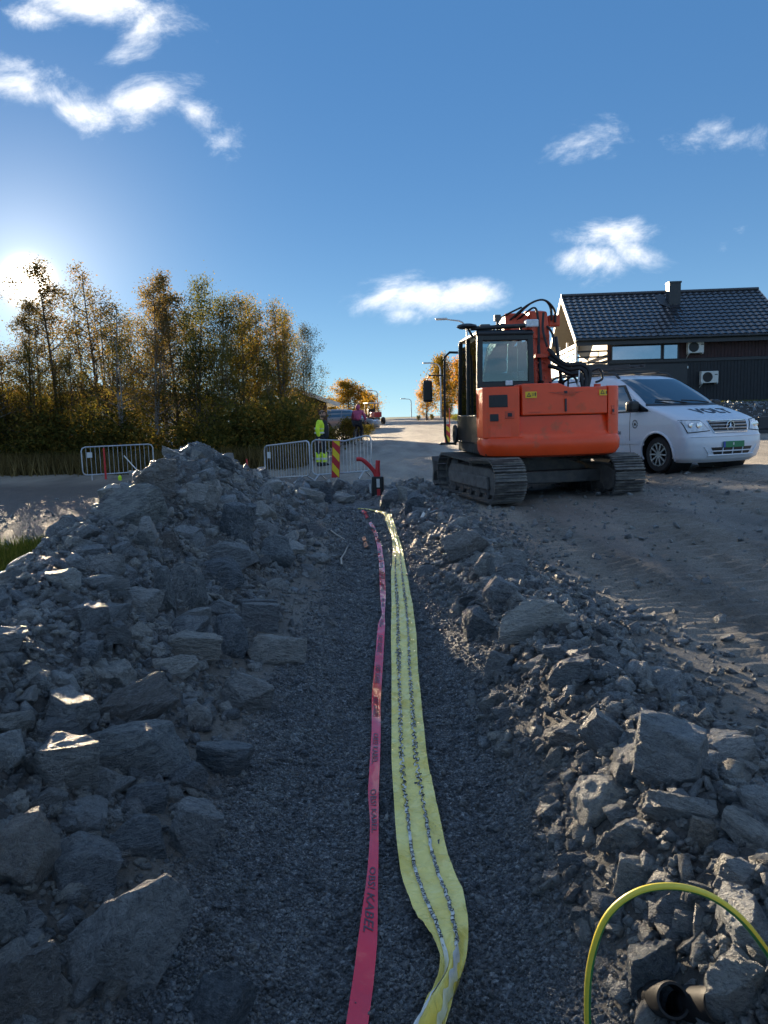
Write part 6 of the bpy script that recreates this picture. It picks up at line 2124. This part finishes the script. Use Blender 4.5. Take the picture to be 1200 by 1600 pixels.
for k in range(7):
    for j in range(3):
        q = MB(); q.box(pv.x - 1.2 + k * .8, pv.x - 1.2 + k * .8 + .78, pv.y - .3 + j * .62, pv.y - .3 + j * .62 + .6, zp - .2, zp + .02 + .004 * ((k + j) % 2))
        if k == 0 and j == 0:
            pav = tag(empty('paving', (0, 0, 0)), kind='structure')
        q.build('paving_slab', MT['concrete'], pav, bevel=.01)

# ================================================================= BROWN GARAGE AND PALE HALL BEHIND THE WOOD
gp = at(497, 690, 41)
ga = empty('garage', (gp.x, gp.y, tz(gp.x, gp.y) - .1), R(18), 'brown boarded garage with pale roof edge behind the worker', 'garage')
MB().box(-3.2, .55, 0, 5, 0, 2.25).build('wall', MT['brownwood'], ga)
for k in range(24):
    MB().box(-3.2 + k * .156, -3.2 + k * .156 + .10, -.03, -.002, 0, 2.25).build('board', MT['brownwood'], ga)
q = MB(); q.prism([(-3.6, 2.75), (-1.4, 3.05), (1.1, 2.18), (1.1, 2.06), (-1.4, 2.92), (-3.6, 2.62)], 'y', -.5, 5.4); q.build('roof', MT['slategrey'], ga)
q = MB(); q.bar((-1.4, -.53, 3.0), (1.12, -.53, 2.13), .05, .2); q.build('barge_board', MT['whitewood'], ga)
MB().box(.56, .60, .8, 1.6, 1.0, 1.8).build('window', MT['mirrorglass'], ga)
hp_ = at(180, 690, 62)
ph_ = empty('pale_hall', (hp_.x, hp_.y, tz(hp_.x, hp_.y) - .3), R(8), 'long pale building glimpsed between the birch trunks', 'building')
MB().box(-8, 8, 0, 8, 0, 4.6).build('wall', M('pale_render', (.42, .42, .42), .8), ph_)
q = MB(); q.prism([(-8.4, 4.6), (0, 5.6), (8.4, 4.6)], 'y', -.4, 8.4); q.build('roof', MT['slategrey'], ph_)
for k in range(6): window(ph_, -6.6 + k * 2.3, -5.4 + k * 2.3, 1.4, 2.6, -.03)

# ================================================================= STREET LAMPS
def lamp(px, topy, d, arm, label, base=None):
    g = at(px, 700, d); zb_ = tz(g.x, g.y)
    H = at(px, topy, d).z - zb_
    e = empty('street_lamp', (g.x, g.y, zb_), 0, label, 'street lamp', 'street lamps along the road')
    pts = [(0, 0, -.2), (0, 0, H * .5), (0, 0, H * .88)] + [(-arm * (1 - math.cos(a)) * .45, 0, H * .88 + math.sin(a) * H * .105) for a in (.5, 1.0, 1.4)] + [(-arm * .8, 0, H * .995), (-arm, 0, H)]
    MB().tube(pts, [.07, .06, .05, .045, .042, .04, .035, .03], 10).build('pole', MT['galv'], e, True)
    q = MB(); q.box(-arm - .5, -arm + .1, -.11, .11, H - .02, H + .07); q.build('lamp_head', MT['galv'], e, bevel=.03)
    q = MB(); q.box(-arm - .45, -arm, -.08, .08, H - .035, H - .02); q.build('lens', MT['lampglass'], e)


lamp(592, 610, 76, .55, 'street lamp at the left road edge near the crest beside the golden tree')
lamp(644, 623, 92, .75, 'street lamp standing alone against the sky right of the road')
lamp(690, 567, 58, .8, 'street lamp whose head reaches out of the yellow-green tree')
lamp(732, 498, 40, 1.1, 'tall street lamp rising behind the excavator cab')

# ================================================================= BARRIERS
def barrier(p0, p1, label, H=1.05, nb=15, bent=0.0, tag_=True):
    """steel crowd barrier between two feet on the ground"""
    p0 = Vector(p0); p1 = Vector(p1)
    d = p1 - p0; Lb = d.length
    e = empty('barrier', p0, math.atan2(d.y, d.x), label, 'barrier', 'steel barriers closing off the trench')
    sl = (p1.z - p0.z) / Lb
    def P(x, z):
        k = 0
        if bent:
            k = -bent * max(0, 1 - abs(x / Lb - .56) / .44) * (z / H)
        return Vector((x, .02 * math.sin(x * 2), z + sl * x + k))
    zb_ = .16; r_ = .12
    fr_ = [P(r_, zb_), P(Lb - r_, zb_), P(Lb - .03, zb_ + .04), P(Lb, zb_ + r_), P(Lb, H - r_), P(Lb - .03, H - .04), P(Lb - r_, H)] + [P(Lb * f, H) for f in (.8, .66, .56, .46, .3)] + [P(r_, H), P(.03, H - .04), P(0, H - r_), P(0, zb_ + r_), P(.03, zb_ + .04), P(r_, zb_)]
    MB().tube(fr_, .021, 8).build('frame', MT['galv'], e, True)
    for k in range(nb):
        x = Lb * (k + 1) / (nb + 1)
        MB().tube([P(x, zb_), P(x, H)], .008, 5).build('bar', MT['galv'], e, True)
    for x in (Lb * .12, Lb * .88):
        MB().tube([P(x, zb_) + Vector((-.02, -.34, -zb_ + .0)), P(x, zb_) + Vector((0, -.05, .0)), P(x, zb_) + Vector((0, .05, .0)), P(x, zb_) + Vector((.02, .34, -zb_))], .018, 8).build('foot', MT['galv'], e, True)
    if tag_:
        q = MB(); a = P(Lb * .07, H - .34); q.box(a.x, a.x + .16, a.y - .02, a.y - .01, a.z, a.z + .17); q.build('name_plate', MT['acwhite'], e)


def gpt(px, py, d):
    p = at(px, py, d); p.z = tz(p.x, p.y); return p


barrier(gpt(130, 745, 24.5), gpt(241, 740, 25.4), 'left barrier standing alone before the birch wood')
barrier(gpt(415, 745, 21.2), gpt(486, 750, 19.6), 'barrier left of the worker at the trench end', nb=16)
barrier(gpt(489, 752, 19.6), gpt(581, 750, 19.0), 'bent barrier in front of the striped marker', nb=16, bent=.10, tag_=False)

# ================================================================= STRIPED MARKERS
def marker(px, py, d, h, w, label, lean=0.0, face=True, foot=True):
    p = gpt(px, py, d)
    e = empty('marker_board', p, R(6), label, 'marker', 'striped marker boards')
    e.rotation_euler = (0, R(lean), R(6))
    MB().box(-w / 2, w / 2, -.015, .015, .05, h).build('board', MT['signred'], e, bevel=.008)
    k = 0; z_ = .05
    while z_ < h - .05:
        q = MB(); a0, a1 = z_ + .0, z_ + w * .95
        sh = w * .95
        pts = [(-w / 2 + .012, a0 + sh), (w / 2 - .012, a0), (w / 2 - .012, a1), (-w / 2 + .012, a1 + sh)]
        pts = [(x, min(zc, h - .012)) for x, zc in pts]
        q.add([(x, -.0175, zc) for x, zc in pts], [(0, 1, 2, 3)]); q.build('stripe', MT['yellow'], e)
        z_ += w * 1.95
    if foot:
        MB().box(-.3, .3, -.16, .16, -.02, .07).build('foot', MT['black'], e, bevel=.02)


marker(524, 744, 19.2, .98, .20, 'red and yellow striped marker behind the bent barrier', lean=3, foot=False)
marker(699, 690, 30, .78, .20, 'red and yellow striped marker at the roadside left of the excavator')
marker(722, 692, 31, .78, .20, 'striped marker half hidden behind the excavator cab')
marker(357, 726, 22, .62, .17, 'striped marker tip peeking over the left heap', lean=-12)
# thin red stakes
for (px, py, d, h, lb, ln_, r_) in ((703, 690, 32, 1.35, 'thin orange stake beside the roadside marker', 0, .022), (165, 742, 24.6, 1.0, 'red stake behind the lone left barrier', 0, .035), (388, 728, 23, .62, 'short red stake in front of the undergrowth behind the barrier', -4, .03)):
    p = gpt(px, py, d)
    tag(MB().tube([p, p + Vector((R(ln_) * h, 0, h))], [r_, r_ * .8], 8).build('stake', MT['red'], None, True), lb, 'stake')
p = gpt(226, 744, 24.2)
tag(MB().tube([p, p + Vector((-.6, -.02, .75))], .018, 6).build('stick', MT['whitewood'], None, True), 'thin pale stick leaning on the lone left barrier', 'stick')
p = gpt(187, 742, 24)
tag(MB().lathe([(.0, 0), (.05, 0), (.06, .1), (.02, .16), (0, .16)], p, n=12).build('marker_cone', MT['hivis'], None, True), 'small bright yellow cone on the ground by the left barrier', 'cone')

# ================================================================= PIPE BOX WITH RED DUCTS
p = hit(592, 774); p.z = tz(p.x, p.y)
pb = empty('pipe_box', p, R(-4), 'black cable box with red ducts at the trench end', 'cable box')
q = MB(); q.box(-.12, .10, -.1, .1, -.1, .36); q.build('box', MT['black'], pb, bevel=.02)
MB().box(-.03, .03, -.108, -.101, .16, .32).build('label_sticker', MT['acwhite'], pb)
MB().box(-.025, .035, -.11, -.101, -.05, .13).build('red_strip', MT['red'], pb)
MB().tube(bez([(.0, 0, .3), (-.01, 0, .5), (.0, 0, .66)], 4), .043, 14).build('upright_duct', MT['red'], pb, True)
MB().tube(bez([(-.03, .02, .32), (-.08, .02, .45), (-.18, 0, .58), (-.30, -.02, .68), (-.40, -.02, .69)], 6), .040, 14).build('bent_duct', MT['red'], pb, True)
MB().tube([(-.15, -.02, -.05), (-.15, -.02, .22)], .02, 8).build('white_tube', MT['acwhite'], pb, True)

# ================================================================= PEOPLE
def skin(name, V, E_, rad, mat, par, lv=2):
    me = bpy.data.meshes.new(name)
    me.from_pydata([tuple(v) for v in V], E_, [])
    o = link(name, me, mat, par)
    m = o.modifiers.new('skin', 'SKIN'); m.use_smooth_shade = True
    lay = me.skin_vertices[0].data
    for i, r_ in enumerate(rad):
        lay[i].radius = (r_, r_) if not isinstance(r_, tuple) else r_
    lay[0].use_root = True
    s = o.modifiers.new('sub', 'SUBSURF'); s.levels = lv; s.render_levels = lv
    return o


def head(par, c, yaw, hairmat, sk='skin', hood=None):
    """head as one lofted mesh: skull, brow, nose, chin, ears; facing -Y before yaw"""
    rows = [(-.115, .035, .045), (-.10, .052, .070), (-.07, .062, .085), (-.03, .070, .094), (.0, .074, .098), (.04, .076, .100), (.08, .070, .094), (.105, .050, .07), (.118, .02, .03)]
    q = MB(Matrix.Translation(c) @ Matrix.Rotation(yaw, 4, 'Z'))
    n = 20; vs_ = []
    for (z_, rx, ry) in rows:
        for j in range(n):
            a = 2 * math.pi * j / n
            x = rx * math.sin(a); y = -ry * math.cos(a)
            front = max(0, math.cos(a))
            if front > .97 and -.045 < z_ < .03: y -= .024 if z_ < 0 else .012
            if .80 < front < .97 and -.01 < z_ < .03: y += .010
            if front > .9 and -.12 < z_ < -.08: y -= .006
            if abs(math.sin(a)) > .98 and -.04 < z_ < .05: x *= 1.14
            vs_.append((x, y, z_))
    fs_ = [(i * n + j, i * n + (j + 1) % n, (i + 1) * n + (j + 1) % n, (i + 1) * n + j) for i in range(len(rows) - 1) for j in range(n)]
    fs_ += [tuple(range(n - 1, -1, -1)), tuple((len(rows) - 1) * n + j for j in range(n))]
    q.add(vs_, fs_)
    h = q.build('head', MT[sk], par, 'all')
    q = MB(Matrix.Translation(c) @ Matrix.Rotation(yaw, 4, 'Z'))
    for sx in (-1, 1): q.lathe([(.001, -.004), (.009, -.003), (.011, 0), (.009, .004), (.001, .005)], (sx * .03, -.088, .012), 'y', 10)
    q.box(-.022, .022, -.093, -.084, -.066, -.060)
    q.build('eyes_and_mouth', MT['ink'], h)
    q = MB(Matrix.Translation(c) @ Matrix.Rotation(yaw, 4, 'Z')); vs_ = []
    hr = [(.0, 1.03), (.03, 1.05), (.06, 1.08), (.09, 1.08), (.115, 1.06), (.13, .6)]
    for (z_, k_) in hr:
        rx = np.interp(z_, [r[0] for r in rows], [r[1] for r in rows]) * k_; ry = np.interp(z_, [r[0] for r in rows], [r[2] for r in rows]) * k_
        for j in range(n):
            a = 2 * math.pi * j / n; fr = max(0, math.cos(a))
            zz_ = z_ + (.075 if fr > .55 and z_ < .05 else 0)
            vs_.append((rx * math.sin(a) * 1.02, -ry * math.cos(a) * (1.02 if fr < .5 else .99), zz_))
    fs_ = [(i * n + j, i * n + (j + 1) % n, (i + 1) * n + (j + 1) % n, (i + 1) * n + j) for i in range(len(hr) - 1) for j in range(n)] + [tuple((len(hr) - 1) * n + j for j in range(n))]
    q.add(vs_, fs_); q.build('hair', MT[hairmat], h, 'all')
    return h


def hand(par, wr, dr, mat='skin'):
    """palm with four fingers and a thumb, hanging along dr from the wrist"""
    wr = Vector(wr); d = Vector(dr).normalized(); s = d.cross(Vector((0, 1, .2))).normalized(); t_ = d.cross(s)
    V = [wr, wr + d * .05, wr + d * .09]; E_ = [(0, 1), (1, 2)]; rd_ = [.024, .036, .032]
    for k, (o_, l_) in enumerate(((-.03, .065), (-.01, .08), (.01, .078), (.028, .06))):
        b0 = len(V); V += [wr + d * .095 + s * o_, wr + d * (.095 + l_ * .55) + s * o_ + t_ * .008, wr + d * (.095 + l_) + s * o_ + t_ * .024]
        E_ += [(2, b0), (b0, b0 + 1), (b0 + 1, b0 + 2)]; rd_ += [.010, .009, .008]
    b0 = len(V); V += [wr + d * .05 + s * -.045 + t_ * .01, wr + d * .085 + s * -.06 + t_ * .02, wr + d * .11 + s * -.06 + t_ * .03]
    E_ += [(1, b0), (b0, b0 + 1), (b0 + 1, b0 + 2)]; rd_ += [.013, .011, .009]
    return skin('hand', V, E_, rd_, MT[mat], par, 1)


# the worker in a hi-vis jacket, seen side-on, facing picture right
wp = gpt(503, 717, 25.0)
wk = empty('person', wp, 0, 'person in yellow hi-vis jacket and dark vest standing behind the barriers', 'person')
# trousers
hipz = .93
tro = skin('trousers', [(0, 0, hipz), (-.085, .02, hipz - .05), (-.10, -.02, .50), (-.105, .03, .12), (.085, -.02, hipz - .05), (.09, -.08, .50), (.085, -.02, .12), (0, 0, hipz + .14)],
           [(0, 1), (1, 2), (2, 3), (0, 4), (4, 5), (5, 6), (0, 7)], [.15, .105, .075, .07, .105, .075, .07, .16], MT['navy'], wk)
for (x, y) in ((-.103, .015), (.087, -.045)):
    MB().lathe([(.082, .14), (.086, .16), (.088, .30), (.090, .44), (.086, .46)], (x, y, 0), n=18).build('hivis_leg', MT['hivis'], tro, True)
    MB().lathe([(.091, .22), (.092, .23), (.092, .27), (.091, .28)], (x, y, 0), n=18).build('reflective_band', MT['silver'], tro, True)
    q = MB(); q.prism([(x - .05, 0), (x + .20, 0), (x + .21, .04), (x + .12, .09), (x + .05, .14), (x - .06, .14), (x - .07, .04)], 'y', y - .05, y + .05); q.build('boot', MT['black'], wk, bevel=.025, seg=3)
jk = skin('jacket', [(0, 0, .98), (0, 0, 1.18), (.0, 0, 1.38), (.01, 0, 1.50), (-.04, -.20, 1.42), (-.10, -.27, 1.18), (-.04, -.26, .96), (-.02, .20, 1.42), (.0, .26, 1.18), (.06, .22, .98)],
          [(0, 1), (1, 2), (2, 3), (2, 4), (4, 5), (5, 6), (2, 7), (7, 8), (8, 9)], [.185, .19, .18, .085, .085, .075, .06, .085, .075, .06], MT['hivis'], wk)
q = MB()
vest = skin('dark_vest', [(.13, -.02, .86), (.15, -.03, 1.1), (.14, -.03, 1.34), (.08, -.01, 1.50)], [(0, 1), (1, 2), (2, 3)], [.12, .135, .13, .09], MT['navy'], wk)
for z_ in (1.06, 1.20):
    MB().lathe([(.196, z_), (.199, z_ + .01), (.199, z_ + .045), (.196, z_ + .055)], (-.015, 0, 0), n=24).build('reflective_band', MT['silver'], jk, True)
MB().box(.215, .245, -.07, -.03, 1.32, 1.36).build('badge', MT['acwhite'], vest)
skin('neck', [(.03, 0, 1.50), (.05, 0, 1.62)], [(0, 1)], [.062, .058], MT['skin'], wk, 1)
head(wk, Vector((.065, 0, 1.685)), R(80), 'hair')
MB(Matrix.Translation((.065, 0, 1.685)) @ Matrix.Rotation(R(80), 4, 'Z')).lathe([(.05, -.118), (.075, -.105), (.084, -.07), (.078, -.045)], (0, -.012, 0), n=18).build('beard', MT['hair'], wk, True)
hand(wk, (-.04, -.26, .93), (0, 0, -1))
hand(wk, (.07, .22, .95), (.1, 0, -1))

# the cyclist in a plum jacket, seen from behind
cp = gpt(561, 700, 34.5)
bk = empty('bicycle', cp, R(-14), 'dark bicycle ridden up the road by the person in plum', 'bicycle')
for y in (-.52, .52):
    q = MB(); n = 36
    for k in range(n):
        pass
    w_ = MB().lathe([(.33, -.016), (.345, -.012), (.35, 0), (.345, .012), (.33, .016), (.325, 0), (.33, -.016)], (0, y, .35), 'x', 40).build('wheel', MT['tyre'], bk, True)
    q = MB().lathe([(.01, -.03), (.025, -.03), (.025, .03), (.01, .03)], (0, y, .35), 'x', 12)
    for k in range(14):
        a = k / 14 * 6.283; q.tube([(0, y, .35), (0, y + math.cos(a) * .33, .35 + math.sin(a) * .33)], .003, 4)
    q.build('spokes', MT['galv'], w_)
q = MB()
for a, c_ in (((0, -.52, .35), (0, -.08, .32)), ((0, -.52, .35), (0, -.2, .82)), ((0, -.08, .32), (0, -.22, .90)), ((0, -.08, .32), (0, .36, .82)), ((0, -.2, .80), (0, .34, .88)), ((0, .36, .82), (0, .52, .35)), ((0, .36, .82), (0, .31, 1.02))): q.tube([a, c_], .018, 8)
q.build('bicycle_frame', MT['blackpaint'], bk, True)
MB().tube([(-.30, .20, 1.03), (-.14, .30, 1.05), (0, .31, 1.03), (.14, .30, 1.05), (.30, .20, 1.03)], .013, 8).build('handlebar', MT['black'], bk, True)
MB().prism([(-.02, -.34), (.02, -.34), (.07, -.30), (.03, -.08), (-.03, -.08), (-.07, -.30)][::1], 'z', .90, .95).build('saddle', MT['black'], bk, bevel=.015)
MB().lathe([(.05, .04), (.09, .045), (.09, .055), (.05, .06)], (0, -.08, .32), 'x', 20).build('crank', MT['black'], bk, True)
cy = empty('person', cp, R(-14), 'person in plum jacket and dark trousers riding a bicycle, seen from behind', 'person')
skin('trousers', [(0, -.20, 1.02), (-.09, -.16, .98), (-.12, .16, .80), (-.11, .0, .36), (.09, -.16, .98), (.12, .18, .66), (.11, -.02, .24)], [(0, 1), (1, 2), (2, 3), (0, 4), (4, 5), (5, 6)], [.16, .11, .08, .055, .11, .08, .055], MT['navy'], cy)
for (x, y, z_) in ((-.11, .0, .30), (.11, -.02, .18)): MB().prism([(y - .09, z_), (y + .17, z_), (y + .17, z_ + .05), (y, z_ + .11), (y - .09, z_ + .10)], 'x', x - .045, x + .045).build('shoe', MT['black'], cy, bevel=.02)
cj = skin('jacket', [(0, -.18, 1.05), (0, -.10, 1.28), (0, .0, 1.48), (0, .03, 1.56), (-.20, .0, 1.46), (-.28, .10, 1.22), (-.28, .22, 1.10), (.20, .0, 1.46), (.28, .10, 1.22), (.28, .22, 1.10)], [(0, 1), (1, 2), (2, 3), (2, 4), (4, 5), (5, 6), (2, 7), (7, 8), (8, 9)], [.17, .18, .17, .09, .08, .07, .05, .08, .07, .05], MT['pinkcloth'], cy)
skin('neck', [(0, .03, 1.55), (0, .06, 1.64)], [(0, 1)], [.055, .05], MT['skin'], cy, 1)
head(cy, Vector((0, .07, 1.70)), R(180), 'hair')
skin('hood', [(0, .0, 1.54), (0, -.01, 1.66), (0, .03, 1.79)], [(0, 1), (1, 2)], [.10, .125, .085], MT['pinkcloth'], cj)
hand(cy, (-.28, .22, 1.09), (0, .2, -1)); hand(cy, (.28, .22, 1.09), (0, .2, -1))
